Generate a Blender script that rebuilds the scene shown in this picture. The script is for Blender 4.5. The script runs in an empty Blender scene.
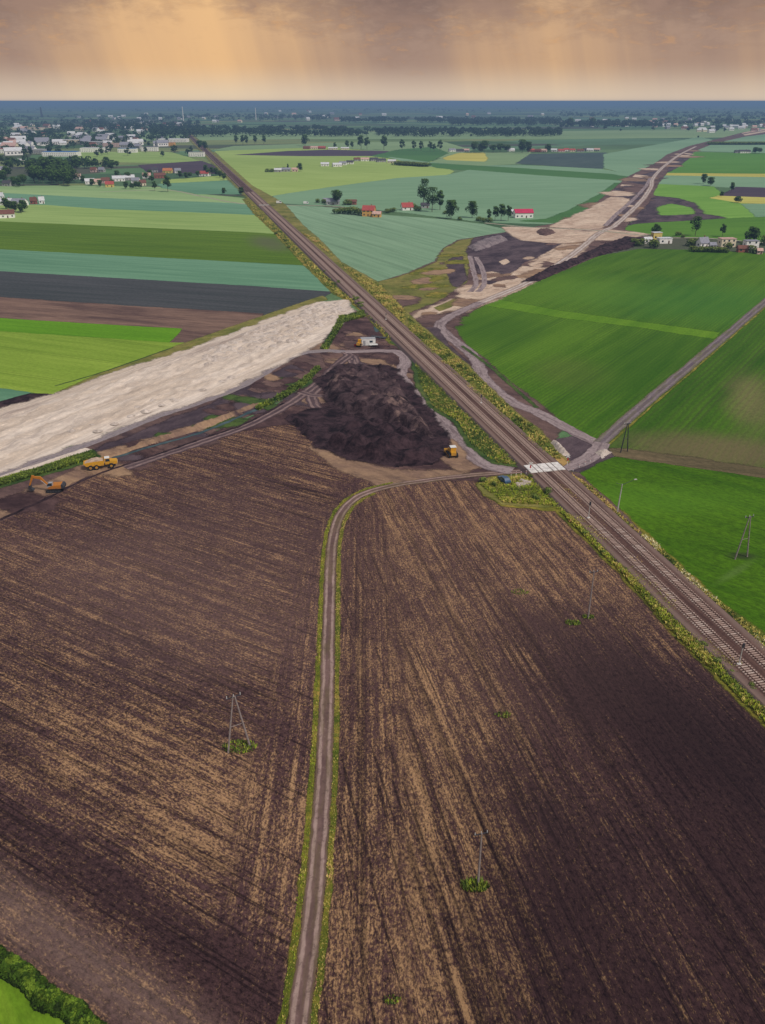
import bpy, math, random
from mathutils import Vector, noise
random.seed(11)
R = math.radians
scene = bpy.context.scene
col = scene.collection

# ------------------------------------------------------------------ camera
F = 829.0            # focal length in pixels of a 765 x 1024 frame
H = 90.0             # drone height
PITCH = math.atan((512 - 101.0) / F)
cam_d = bpy.data.cameras.new('camera'); cam = bpy.data.objects.new('camera', cam_d); col.objects.link(cam)
cam_d.sensor_fit = 'VERTICAL'; cam_d.sensor_height = 24.0; cam_d.lens = F / 1024 * 24.0
cam_d.clip_start = 1.0; cam_d.clip_end = 200000
cam.location = (0, 0, H); cam.rotation_euler = (math.pi / 2 - PITCH, 0, 0)
scene.camera = cam
CP, SNP = math.cos(PITCH), math.sin(PITCH)

def G(px, py):
    """ground point (x, y) seen at a place of the survey picture"""
    dx = (px - 382.5) / F; dy = (512 - py) / F
    fy = CP + dy * SNP; fz = -SNP + dy * CP
    t = H / -fz
    return (dx * t, fy * t)

def mpp(py):
    """metres per pixel across the view at picture row py"""
    dy = (512 - py) / F
    return H / (SNP - dy * CP) / F

def az(a, b):
    p, q = G(*a), G(*b)
    return math.atan2(q[0] - p[0], q[1] - p[1])

# ------------------------------------------------------------------ helpers
def tag(o, label=None, cat=None, group=None, kind=None):
    if label: o['label'] = label
    if cat: o['category'] = cat
    if group: o['group'] = group
    if kind: o['kind'] = kind
    return o

def empty(name, loc, rz=0, label=None, cat=None, group=None):
    o = bpy.data.objects.new(name, None); col.objects.link(o)
    o.location = loc; o.rotation_euler = (0, 0, rz); o.empty_display_size = 0.5
    return tag(o, label, cat, group)

class MB:
    def __init__(s): s.v = []; s.f = []; s.m = []; s.uv = None; s.fe = None
    def add(s, vs, fs, mi=0):
        n = len(s.v); s.v.extend([tuple(p) for p in vs])
        for f in fs: s.f.append([n + i for i in f]); s.m.append(mi)
    def box(s, c, d, mi=0, rz=0, taper=1.0):
        x, y, z = d[0] / 2, d[1] / 2, d[2] / 2
        cr, sr = math.cos(rz), math.sin(rz)
        vs = []
        for sz, k in ((-z, 1), (z, taper)):
            for sx, sy in ((-x, -y), (x, -y), (x, y), (-x, y)):
                a, b = sx * k, sy * k
                vs.append((c[0] + a * cr - b * sr, c[1] + a * sr + b * cr, c[2] + sz))
        s.add(vs, [(3, 2, 1, 0), (4, 5, 6, 7), (0, 1, 5, 4), (1, 2, 6, 5), (2, 3, 7, 6), (3, 0, 4, 7)], mi); return s
    def prism(s, prof, y0, y1, mi=0):
        """profile in x, z pulled along y"""
        n = len(prof)
        vs = [(p[0], y0, p[1]) for p in prof] + [(p[0], y1, p[1]) for p in prof]
        fs = [tuple(range(n)), tuple(range(2 * n - 1, n - 1, -1))]
        fs += [(i, n + i, n + (i + 1) % n, (i + 1) % n) for i in range(n)]
        s.add(vs, fs, mi); return s
    def tube(s, a, b, r0, r1=None, n=8, mi=0):
        r1 = r0 if r1 is None else r1
        a, b = Vector(a), Vector(b); d = (b - a).normalized()
        u = d.orthogonal().normalized(); w = d.cross(u)
        vs = []
        for p, r in ((a, r0), (b, r1)):
            for i in range(n):
                t = 2 * math.pi * i / n
                vs.append(p + (u * math.cos(t) + w * math.sin(t)) * r)
        fs = [(i, (i + 1) % n, n + (i + 1) % n, n + i) for i in range(n)] + [tuple(range(n - 1, -1, -1)), tuple(range(n, 2 * n))]
        s.add(vs, fs, mi); return s
    def wheel(s, c, r, w, mi=0, n=16):
        return s.tube((c[0], c[1] - w / 2, c[2]), (c[0], c[1] + w / 2, c[2]), r, r, n, mi)
    def data(s, name, mats):
        me = bpy.data.meshes.new(name); me.from_pydata(s.v, [], s.f)
        for m in (mats if isinstance(mats, (list, tuple)) else [mats]): me.materials.append(m)
        me.polygons.foreach_set('material_index', s.m)
        if s.uv:
            l = me.uv_layers.new(name='UVMap')
            for lp in me.loops: l.data[lp.index].uv = s.uv[lp.vertex_index]
        at = me.attributes.new('feather', 'FLOAT', 'POINT'); at.data.foreach_set('value', s.fe or [1.0] * len(s.v))
        me.update(); return me
    def build(s, name, mats, parent=None, loc=(0, 0, 0), rz=0):
        o = bpy.data.objects.new(name, s.data(name, mats)); col.objects.link(o)
        o.parent = parent; o.location = loc; o.rotation_euler = (0, 0, rz)
        return o

def copy_tree(o, parent=None):
    c = o.copy(); col.objects.link(c); c.parent = parent
    for ch in [x for x in o.children]: copy_tree(ch, c)
    return c

# ------------------------------------------------------------------ node helpers
class NT:
    def __init__(s, mat):
        mat.use_nodes = True; s.t = mat.node_tree; s.t.nodes.clear(); s.n = s.t.nodes; s.pos = None
    def node(s, ty, **kw):
        n = s.n.new(ty)
        for k, v in kw.items(): setattr(n, k, v)
        return n
    def link(s, a, b): s.t.links.new(a, b)
    def put(s, sock, v):
        if isinstance(v, bpy.types.NodeSocket): s.link(v, sock)
        else: sock.default_value = v
    def math(s, op, a, b=0.0, c=0.0, clamp=False):
        n = s.node('ShaderNodeMath', operation=op, use_clamp=clamp)
        s.put(n.inputs[0], a); s.put(n.inputs[1], b); s.put(n.inputs[2], c); return n.outputs[0]
    def position(s):
        if s.pos is None: s.pos = s.node('ShaderNodeNewGeometry').outputs['Position']
        return s.pos
    def mapping(s, rot, sc, src=None, loc=(0, 0, 0)):
        """rotate so local y runs along azimuth rot, then scale"""
        a = s.node('ShaderNodeMapping'); a.inputs['Rotation'].default_value = (0, 0, rot)
        s.link(src or s.position(), a.inputs['Vector'])
        b = s.node('ShaderNodeMapping'); b.inputs['Scale'].default_value = sc; b.inputs['Location'].default_value = loc
        s.link(a.outputs[0], b.inputs['Vector']); return b.outputs[0]
    def noise(s, vec, scale=1.0, detail=3.0, rough=0.55, dist=0.0):
        n = s.node('ShaderNodeTexNoise'); s.link(vec, n.inputs['Vector'])
        n.inputs['Scale'].default_value = scale; n.inputs['Detail'].default_value = detail
        n.inputs['Roughness'].default_value = rough; n.inputs['Distortion'].default_value = dist
        return n.outputs['Fac']
    def ramp(s, f, lo, hi, a=0.0, b=1.0):
        n = s.node('ShaderNodeMapRange', interpolation_type='SMOOTHSTEP')
        s.put(n.inputs['Value'], f); s.put(n.inputs['From Min'], lo); s.put(n.inputs['From Max'], hi)
        n.inputs['To Min'].default_value = a; n.inputs['To Max'].default_value = b; return n.outputs['Result']
    def mix(s, f, a, b, mode='MIX'):
        n = s.node('ShaderNodeMix', data_type='RGBA', blend_type=mode)
        s.put(n.inputs['Factor'], f)
        for sock, v in ((n.inputs['A'], a), (n.inputs['B'], b)):
            if isinstance(v, tuple): v = (*v[:3], 1)
            s.put(sock, v)
        return n.outputs['Result']
    def blob(s, c, rx, ry, rot=0.0, soft=0.6, jit=0.35, nscale=0.05):
        """soft patch of ground around the point c: 1 inside, 0 outside"""
        a = s.node('ShaderNodeVectorMath', operation='SUBTRACT'); s.link(s.position(), a.inputs[0]); a.inputs[1].default_value = (c[0], c[1], 0)
        m = s.mapping(rot, (1 / rx, 1 / ry, 0), a.outputs[0])
        l = s.node('ShaderNodeVectorMath', operation='LENGTH'); s.link(m, l.inputs[0])
        n = s.noise(s.position(), nscale, 4)
        d = s.math('ADD', l.outputs['Value'], s.math('MULTIPLY', s.math('SUBTRACT', n, 0.5), jit * 2))
        return s.ramp(d, 1 - soft, 1 + soft * 0.5, 1.0, 0.0)
    def cover(s):
        """ragged rim: 1 inside, broken up by noise across the rim of a ground sheet"""
        a = s.node('ShaderNodeAttribute', attribute_name='feather').outputs['Fac']
        n = s.noise(s.mapping(.4, (.9, .9, 0)), 1, 6, .8); n2 = s.noise(s.mapping(.1, (.17, .17, 0)), 1, 3, .6)
        v = s.math('ADD', a, s.math('MULTIPLY', s.math('SUBTRACT', n, .5), 1.1))
        v = s.math('ADD', v, s.math('MULTIPLY', s.math('SUBTRACT', n2, .5), .9))
        v = s.math('MAXIMUM', v, s.math('MULTIPLY', s.math('SUBTRACT', a, .985), 100))
        return s.ramp(v, .25, .75)
    def out(s, color, rough=0.9, bump=None, bstr=0.3, bdist=0.1, spec=0.2, metal=0.0, alpha=None):
        b = s.node('ShaderNodeBsdfPrincipled'); o = s.node('ShaderNodeOutputMaterial')
        if isinstance(color, tuple): color = (*color[:3], 1)
        s.put(b.inputs['Base Color'], color); s.put(b.inputs['Roughness'], rough)
        b.inputs['Specular IOR Level'].default_value = spec; b.inputs['Metallic'].default_value = metal
        if bump is not None:
            bn = s.node('ShaderNodeBump'); bn.inputs['Strength'].default_value = bstr; bn.inputs['Distance'].default_value = bdist
            s.link(bump, bn.inputs['Height']); s.link(bn.outputs[0], b.inputs['Normal'])
        if alpha is None: s.link(b.outputs[0], o.inputs[0])
        else:
            tr = s.node('ShaderNodeBsdfTransparent'); mx = s.node('ShaderNodeMixShader')
            s.put(mx.inputs[0], alpha); s.link(tr.outputs[0], mx.inputs[1]); s.link(b.outputs[0], mx.inputs[2]); s.link(mx.outputs[0], o.inputs[0])

def C(r, g, b, k=1.0):
    """linear colour of an 8-bit value"""
    def f(c):
        c = c / 255; return (c / 12.92 if c <= .04045 else ((c + .055) / 1.055) ** 2.4) * k
    return (f(r), f(g), f(b))

def newmat(name): return bpy.data.materials.new(name)

def paint(name, c, rough=0.5, var=0.15, scale=2.0, metal=0.0, spec=0.3):
    """plain coloured surface with some dirt and wear"""
    m = newmat(name); t = NT(m)
    n = t.noise(t.node('ShaderNodeTexCoord').outputs['Object'], scale, 4)
    k = t.ramp(n, 0.3, 0.7)
    t.out(t.mix(k, tuple(x * (1 - var) for x in c), tuple(min(1, x * (1 + var)) for x in c)), rough, spec=spec, metal=metal); return m

def dirty(name, c, rough=0.55):
    """machine paint with mud and dust, thicker low down"""
    m = newmat(name); t = NT(m)
    o = t.node('ShaderNodeTexCoord').outputs['Object']; n = t.noise(o, 1.6, 6, .75); n2 = t.noise(o, 7, 4, .7)
    sx = t.node('ShaderNodeSeparateXYZ'); t.link(o, sx.inputs[0])
    k = t.math('ADD', t.ramp(sx.outputs[2], .3, 2.6, .32, .0), t.math('MULTIPLY', t.math('SUBTRACT', n, .5), 1.4))
    k = t.math('ADD', k, t.math('MULTIPLY', t.math('SUBTRACT', n2, .5), .5))
    t.out(t.mix(t.ramp(k, .0, .5, .08, .85), c, C(108, 88, 76)), rough, n2, .2, .02); return m

def crop(name, c1, c2, rot, rows=0.0, tram=0.0, tram_amt=0.35, patch=0.02, soil=None, blobs=(), fine=0.35, contrast=1.0, band=0.5):
    """standing crop: large tone patches, streaks along the rows, wheel marks"""
    m = newmat(name); t = NT(m); c1 = tuple(x * .88 for x in c1); c2 = tuple(x * 1.08 for x in c2)
    big = t.noise(t.mapping(rot, (patch, patch * 0.35, 0)), 1, 4, 0.6)
    stre = t.noise(t.mapping(rot, (0.22, 0.012, 0)), 1, 4, 0.6)
    f = t.math('ADD', t.math('MULTIPLY', t.ramp(big, .3, .7), 1 - band), t.math('MULTIPLY', t.ramp(stre, .3, .7), band))
    c = t.mix(f, c1, c2)
    fn = t.noise(t.mapping(rot, (1.3, 0.5, 0)), 1, 6, 0.8)
    dark = t.ramp(fn, 0.35, 0.65)
    lo = t.mix(1.0, c, (1 - fine,) * 3, 'MULTIPLY')
    c = t.mix(dark, lo, c)
    if rows:
        vx = t.node('ShaderNodeSeparateXYZ'); t.link(t.mapping(rot, (1 / rows, 0.02, 0)), vx.inputs[0])
        wob = t.math('ADD', vx.outputs[0], t.math('MULTIPLY', t.noise(t.mapping(rot, (.02, .02, 0)), 1, 2), 1.5))
        w = t.math('SINE', t.math('MULTIPLY', wob, 6.2832))
        c = t.mix(t.math('MULTIPLY', t.ramp(w, -0.6, 0.9, 0, 0.34), t.ramp(stre, .35, .65, .25, 1.0)), c, soil or tuple(x * .45 for x in c1))
    if tram:
        vx = t.node('ShaderNodeSeparateXYZ'); t.link(t.mapping(rot, (1 / tram, 0.02, 0)), vx.inputs[0])
        fr = t.math('FRACT', vx.outputs[0])
        d = t.math('ABSOLUTE', t.math('SUBTRACT', t.math('ABSOLUTE', t.math('SUBTRACT', fr, 0.5)), 0.9 / tram))
        c = t.mix(t.ramp(d, 0.1 / tram, 0.45 / tram, tram_amt, 0), c, soil or tuple(x * .4 for x in c1))
    for (ctr, rx, ry, ro, cc, amt) in blobs:
        b = t.math('MULTIPLY', t.blob(ctr, rx, ry, ro, 0.8), amt)
        b = t.math('MULTIPLY', b, t.ramp(fn, 0.25, 0.6, 0.5, 1.0))
        c = t.mix(b, c, cc)
    t.out(c, 0.95, fn, 0.5, 0.25, spec=0.1, alpha=t.cover()); return m

def soil_mat(name, rot, dark, mid, straw, amount=0.3, blobs=(), line=0.5, heads=()):
    """ploughed ground: dark clods, straw bits lying along the furrows; heads: soft areas worked in another direction"""
    m = newmat(name); t = NT(m)
    def ctr_(x, k): return t.math('MULTIPLY', t.math('SUBTRACT', x, .5), k)
    def addn(*a):
        v = a[0]
        for x in a[1:]: v = t.math('ADD', v, x)
        return v
    def pattern(rot):
        row = t.noise(t.mapping(rot, (1.25, 0.014, 0)), 1, 4, 0.7, 0.1)
        row2 = t.noise(t.mapping(rot, (0.75, 0.085, 0), loc=(7, 2, 0)), 1, 4, 0.65)
        band = t.noise(t.mapping(rot, (0.15, 0.010, 0), loc=(5, 3, 0)), 1, 4, 0.6)
        med = t.noise(t.mapping(rot, (0.62, 0.30, 0), loc=(2, 8, 0)), 1, 5, 0.65)
        bit = t.noise(t.mapping(rot + .12, (3.4, 1.7, 0), loc=(1, 6, 0)), 1, 4, 0.8)
        fl = t.noise(t.mapping(rot, (0.5, 0.006, 0), loc=(4, 4, 0)), 1, 3, 0.6, 0.1)
        den = addn(ctr_(row, 1.1), ctr_(row2, .75), ctr_(band, .4), ctr_(med, .8))
        return [den, bit, fl, row]
    P = pattern(rot)
    def mixf(f, a, b): return t.math('ADD', t.math('MULTIPLY', a, t.math('SUBTRACT', 1.0, f)), t.math('MULTIPLY', b, f))
    hd = None
    for (ctr, rx, ry, ro, hrot) in heads:
        f = t.blob(ctr, rx, ry, ro, 0.3, 0.5, 0.05); Q = pattern(hrot)
        P = [mixf(f, a, b) for a, b in zip(P, Q)]; hd = f
    den, bit, fl, row = P
    clod = t.noise(t.mapping(rot, (1.7, 1.0, 0), loc=(31, 7, 0)), 1, 8, 0.88)
    big = t.noise(t.mapping(rot, (0.022, 0.012, 0), loc=(9, 1, 0)), 1, 5, 0.65)
    c = t.mix(t.ramp(clod, 0.38, 0.62), dark, mid)
    c = t.mix(t.ramp(big, 0.35, 0.7, 0.0, 0.45), c, t.mix(1.0, c, (1.45, 1.32, 1.28), 'MULTIPLY'))
    dens = addn(den, ctr_(big, .3)) 
    dens = t.math('ADD', dens, amount)
    if hd is not None: dens = t.math('SUBTRACT', dens, t.math('MULTIPLY', hd, .06))
    dcol = []
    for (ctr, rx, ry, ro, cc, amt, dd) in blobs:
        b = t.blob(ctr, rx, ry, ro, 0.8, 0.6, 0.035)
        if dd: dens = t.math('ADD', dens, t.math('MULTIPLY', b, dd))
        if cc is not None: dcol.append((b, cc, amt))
    # a bit of straw shows where the fine grain rises above the local cover
    lvl = addn(ctr_(bit, 2.4), dens)
    k = t.ramp(lvl, .04, .4)
    c = t.mix(t.math('MULTIPLY', k, .45), c, tuple(x * .55 for x in straw))
    k2 = t.ramp(lvl, .24, .6)
    c = t.mix(t.math('MULTIPLY', k2, t.ramp(clod, .3, .6, .4, .88)), c, straw)
    c = t.mix(t.math('MULTIPLY', t.ramp(fl, 0.54, 0.66, 0.0, line), t.ramp(clod, .3, .7, 1, .6)), c, tuple(x * .7 for x in dark))
    fl2 = t.noise(t.mapping(rot, (1.5, 0.03, 0), loc=(8, 1, 0)), 1, 3, 0.6, 0.1)
    c = t.mix(t.ramp(fl2, .56, .64, 0, .65), c, tuple(x * .8 for x in dark))
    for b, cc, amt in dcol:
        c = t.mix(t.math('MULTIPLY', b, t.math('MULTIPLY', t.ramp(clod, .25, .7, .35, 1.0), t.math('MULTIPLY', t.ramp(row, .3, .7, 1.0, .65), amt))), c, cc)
    c = t.mix(t.ramp(clod, .3, .45, .6, 0), c, tuple(x * .5 for x in dark))
    hgt = addn(t.math('MULTIPLY', clod, 0.9), t.math('MULTIPLY', row, 0.6))
    t.out(c, 0.95, hgt, 0.9, 0.4, spec=0.1, alpha=t.cover()); return m

def earth(name, a, b, c3=None, s=0.15, spot=0.5, rot=0.0, stretch=1.0, bump=0.8):
    """bare worked earth, sand or gravel in two or three tones"""
    m = newmat(name); t = NT(m)
    v = t.mapping(rot, (1, stretch, 1))
    n1 = t.noise(v, s, 7, 0.75, 0.4); n2 = t.noise(v, s * 5, 6, 0.8); n3 = t.noise(v, s * 0.3, 5, 0.68, .5)
    n4 = t.noise(t.position(), 1.1, 5, .8)
    c = t.mix(t.ramp(n1, .36, .62), a, b)
    if c3: c = t.mix(t.ramp(t.math('ADD', t.math('MULTIPLY', n3, .55), t.math('MULTIPLY', n1, .45)), spot - .02, spot + .09), c, c3)
    c = t.mix(t.ramp(n2, .38, .66, .0, .5), c, t.mix(1.0, c, (.48, .46, .48), 'MULTIPLY'))
    c = t.mix(t.ramp(n4, .5, .72, .0, .5), c, t.mix(1.0, c, (1.7, 1.65, 1.6), 'MULTIPLY'))
    t.out(c, 0.95, t.math('ADD', n2, n4), bump, 0.35, spec=0.12, alpha=t.cover()); return m

def road_mat(name, base, rut, ctr, halfw, edge, ruts=(0.42,), mot=0.25):
    """earth road; uv.x is metres from the middle, uv.y metres along"""
    m = newmat(name); t = NT(m)
    u = t.node('ShaderNodeUVMap').outputs[0]
    sx = t.node('ShaderNodeSeparateXYZ'); t.link(u, sx.inputs[0])
    wob = t.noise(t.mapping(0, (0.0, 0.12, 0), u), 1, 3)
    x = t.math('ADD', sx.outputs[0], t.math('MULTIPLY', t.math('SUBTRACT', wob, .5), halfw * .35))
    ax = t.math('ABSOLUTE', x)
    n = t.noise(t.mapping(0, (1.2, 0.35, 0), u), 1, 5, .7)
    n2 = t.noise(t.mapping(0, (0.4, 0.08, 0), u), 1, 4, .6)
    c = t.mix(t.ramp(n2, .35, .65), base, ctr)
    for r in ruts:
        d = t.math('ABSOLUTE', t.math('SUBTRACT', ax, r * halfw))
        c = t.mix(t.ramp(t.math('ADD', d, t.math('MULTIPLY', t.math('SUBTRACT', n, .5), .35 * halfw)), 0.08 * halfw, 0.26 * halfw, .9, 0), c, rut)
    n5 = t.noise(t.position(), .9, 6, .8); n6 = t.noise(t.mapping(0, (.5, .06, 0), u), 1, 5, .7)
    c = t.mix(t.ramp(n6, .42, .66, 0, .7), c, edge)
    c = t.mix(t.ramp(n5, .35, .5, .6, 0), c, tuple(x_ * .45 for x_ in base))
    c = t.mix(t.ramp(n5, .55, .75, 0, .5), c, tuple(min(.8, x_ * 1.25) for x_ in rut))
    e = t.ramp(t.math('ADD', ax, t.math('MULTIPLY', t.math('SUBTRACT', n, .5), .8 * halfw)), .7 * halfw, .95 * halfw, 0, .85)
    c = t.mix(e, c, edge)
    c = t.mix(t.ramp(n, .4, .75, 0, mot), c, tuple(x_ * .4 for x_ in base))
    al = t.math('ADD', ax, t.math('MULTIPLY', t.math('SUBTRACT', t.math('ADD', t.math('MULTIPLY', n5, .6), t.math('MULTIPLY', n6, .4)), .5), 1.5 * halfw))
    t.out(c, .92, t.math('ADD', n, n5), .7, .15, spec=.15, alpha=t.ramp(al, .86 * halfw, 1.0 * halfw, 1, 0)); return m

def leafmat(name, c, k=0.4):
    m = newmat(name); t = NT(m)
    n = t.noise(t.position(), 0.6, 3)
    cc = t.mix(t.ramp(n, .3, .7), tuple(x * (1 - k) for x in c), tuple(x * (1 + k) for x in c))
    t.out(cc, .8, spec=.15); return m

# ------------------------------------------------------------------ ground sheets
layers = []      # (polygon, bounding box, z)
def overz(poly, step=0.006):
    """height just above every sheet this outline may lie on"""
    xs = [p[0] for p in poly]; ys = [p[1] for p in poly]; a0, b0, a1, b1 = min(xs), min(ys), max(xs), max(ys); z = 0.0
    for pl, (x0, y0, x1, y1), zz in layers:
        if x0 < a1 and x1 > a0 and y0 < b1 and y1 > b0 and zz > z:
            if zz > z and (any(inpoly(p[0], p[1], pl) for p in poly[::max(1, len(poly) // 40)]) or any(inpoly(p[0], p[1], poly) for p in pl[::max(1, len(pl) // 60)])): z = zz
    return z + step

def inpoly(x, y, poly):
    c = False; j = len(poly) - 1
    for i in range(len(poly)):
        xi, yi = poly[i]; xj, yj = poly[j]
        if (yi > y) != (yj > y) and x < (xj - xi) * (y - yi) / (yj - yi) + xi: c = not c
        j = i
    return c

def gz(x, y):
    z = 0.0
    for poly, (x0, y0, x1, y1), zz in layers:
        if zz > z and x0 <= x <= x1 and y0 <= y <= y1 and inpoly(x, y, poly): z = zz
    return z

def addlayer(poly, z):
    xs = [p[0] for p in poly]; ys = [p[1] for p in poly]
    layers.append((poly, (min(xs), min(ys), max(xs), max(ys)), z))

def dense(poly, step, amp, seed=0.0):
    out = []; n = len(poly)
    for i in range(n):
        a, b = poly[i], poly[(i + 1) % n]
        L = math.dist(a, b); k = max(1, min(400, int(L / step)))
        for j in range(k):
            t = j / k; x = a[0] + (b[0] - a[0]) * t; y = a[1] + (b[1] - a[1]) * t
            if amp:
                x += amp * (noise.noise((x / step / 4, y / step / 4, seed)) + .5 * noise.noise((x / step / 1.7, y / step / 1.7, seed + 9)))
                y += amp * (noise.noise((x / step / 4, y / step / 4, seed + 40)) + .5 * noise.noise((x / step / 1.7, y / step / 1.7, seed + 70)))
            out.append((x, y))
    return out

def sheet(name, pts, mat, amp=0.5, step=None, z=None, world=False, rim=None):
    """a flat piece of the ground given by its corners, with a ragged rim"""
    poly = pts if world else [G(*p) for p in pts]
    d = sum(math.hypot(*p) for p in poly) / len(poly)
    if sum(poly[i][0] * poly[(i + 1) % len(poly)][1] - poly[(i + 1) % len(poly)][0] * poly[i][1] for i in range(len(poly))) < 0: poly = poly[::-1]
    step = step or max(1.5, d / 160)
    poly = dense(poly, step, amp, len(layers) * 3.7)
    z = overz(poly) if z is None else z
    rim = rim or max(.8, amp * 3.2)
    n = len(poly); m = MB(); m.fe = []
    for p in poly: m.v.append((p[0], p[1], z)); m.fe.append(1.0)
    m.f.append(list(range(n))); m.m.append(0)
    for i, p in enumerate(poly):
        a, b = poly[i - 1], poly[(i + 1) % n]; dx, dy = b[0] - a[0], b[1] - a[1]; L = math.hypot(dx, dy) or 1
        m.v.append((p[0] + dy / L * rim, p[1] - dx / L * rim, z - .004)); m.fe.append(0.0)
    for i in range(n):
        k = (i + 1) % n; m.f.append([i, n + i, n + k, k]); m.m.append(0)
    o = m.build(name, mat); o['kind'] = 'structure'
    addlayer(poly, z); return o

def smooth(pts, n=8):
    out = []
    for i in range(len(pts) - 1):
        p0 = pts[max(i - 1, 0)]; p1 = pts[i]; p2 = pts[i + 1]; p3 = pts[min(i + 2, len(pts) - 1)]
        for j in range(n):
            t = j / n
            out.append(tuple(.5 * (2 * p1[k] + (p2[k] - p0[k]) * t + (2 * p0[k] - 5 * p1[k] + 4 * p2[k] - p3[k]) * t * t + (3 * p1[k] - p0[k] - 3 * p2[k] + p3[k]) * t ** 3) for k in range(len(p1))))
    out.append(pts[-1]); return out

def offset_line(line, off):
    out = []
    for i, p in enumerate(line):
        a = line[max(i - 1, 0)]; b = line[min(i + 1, len(line) - 1)]
        dx, dy = b[0] - a[0], b[1] - a[1]; L = math.hypot(dx, dy) or 1
        out.append((p[0] + dy / L * off, p[1] - dx / L * off))
    return out

def ribbon(name, pts, width, mat, amp=0.15, z=None, world=False, kind='structure', off=0.0, n=10):
    """road or strip along a line; width in metres, number or (start, end)"""
    line = smooth(pts if world else [G(*p) for p in pts], n)
    if off: line = offset_line(line, off)
    lw = (max(width) if isinstance(width, tuple) else width) / 2
    if z is None: z = overz(offset_line(line, -lw) + offset_line(line, lw)[::-1] + [])
    w0, w1 = width if isinstance(width, tuple) else (width, width)
    m = MB(); m.uv = []; m.fe = []; s = 0; left = []; right = []
    N = len(line)
    for i, p in enumerate(line):
        a = line[max(i - 1, 0)]; b = line[min(i + 1, N - 1)]
        dx, dy = b[0] - a[0], b[1] - a[1]; L = math.hypot(dx, dy) or 1; nx, ny = dy / L, -dx / L
        if i: s += math.dist(line[i - 1], p)
        w = (w0 + (w1 - w0) * i / (N - 1)) / 2
        for k, sd in enumerate((-1, -.4, .4, 1)):
            o = w * sd
            if abs(sd) == 1: o += amp * noise.noise((s / 3.1, k * 7.7, len(layers))) * 1.6 * sd
            m.v.append((p[0] + nx * o, p[1] + ny * o, z)); m.uv.append((w * sd, s)); m.fe.append(.25 if abs(sd) == 1 else 1.0)
        left.append((p[0] - nx * w, p[1] - ny * w)); right.append((p[0] + nx * w, p[1] + ny * w))
        if i:
            q = 4 * i
            for k in range(3): m.f.append([q - 4 + k, q - 3 + k, q + 1 + k, q + k]); m.m.append(0)
    me = m.data(name, mat)
    if me.polygons[0].normal.z < 0: me.flip_normals()
    o = bpy.data.objects.new(name, me); col.objects.link(o); o['kind'] = kind
    addlayer(left + right[::-1], z); return o

def edge_dist(x, y, poly):
    best = 1e9; n = len(poly)
    for i in range(n):
        ax, ay = poly[i]; bx, by = poly[(i + 1) % n]
        dx, dy = bx - ax, by - ay; L2 = dx * dx + dy * dy or 1e-9
        t = max(0, min(1, ((x - ax) * dx + (y - ay) * dy) / L2))
        best = min(best, math.hypot(x - ax - dx * t, y - ay - dy * t))
    return best

def mound(name, pts, h, ramp, mat, res=1.0, rough=0.5, seed=0.0, lump=6.0, base=None, tips=0):
    """heaped ground inside an outline"""
    poly = [G(*p) for p in pts]
    xs = [p[0] for p in poly]; ys = [p[1] for p in poly]
    x0, x1, y0, y1 = min(xs) - 2, max(xs) + 2, min(ys) - 2, max(ys) + 2
    nx = int((x1 - x0) / res) + 2; ny = int((y1 - y0) / res) + 2
    rs = random.Random(int(seed * 10)); cone = []
    while len(cone) < tips:
        q = (rs.uniform(x0, x1), rs.uniform(y0, y1))
        if inpoly(*q, poly): cone.append((*q, rs.uniform(1.8, 4.4), rs.uniform(.35, 1.25)))
    idx = {}; m = MB()
    b0 = overz(poly) if base is None else base
    for j in range(ny):
        for i in range(nx):
            x = x0 + i * res; y = y0 + j * res
            dd = edge_dist(x, y, poly); d = dd if inpoly(x, y, poly) else -dd
            d += res * 1.3 * noise.noise((x / 4, y / 4, seed + 3))
            if d < -res * .8: continue
            k = max(0, min(1, d / ramp)); k = k * k * (3 - 2 * k)
            nn = noise.fractal((x / lump, y / lump, seed), 1.0, 2.0, 4)
            n2 = abs(noise.noise((x / lump * 2.2, y / lump * 2.2, seed + 20))) + .6 * abs(noise.noise((x / lump * 5, y / lump * 5, seed + 31)))
            zz = h * k * (1 + rough * nn) + h * .3 * rough * k * n2
            if cone:
                cz = 0
                for cx_, cy_, cr_, ch_ in cone:
                    e_ = math.hypot(x - cx_, y - cy_) / cr_
                    if e_ < 1.6: cz = max(cz, ch_ * (1 - e_ / 1.6) ** .9)
                zz = h * min(1, k * 1.6) * (.25 * k + .75 * cz) * (1 + .25 * rough * nn) + .12 * h * n2 * k
            idx[i, j] = len(m.v); m.v.append((x, y, b0 + max(zz, .0) - .05 * (1 - k)))
    for (i, j) in list(idx):
        q = [(i, j), (i + 1, j), (i + 1, j + 1), (i, j + 1)]
        if all(a in idx for a in q): m.f.append([idx[a] for a in q]); m.m.append(0)
    o = m.build(name, mat)
    for p in o.data.polygons: p.use_smooth = True
    addlayer(poly, b0); return o

# ------------------------------------------------------------------ materials of the ground
az_rail = az((210, 155), (727, 643)) + math.pi        # forward
az_lane = az((600, 443), (765, 302))
az_left = az((0, 249), (306, 266))
az_lf = R(-59); az_rf = R(-12.5); az_tr = R(-1)

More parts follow.
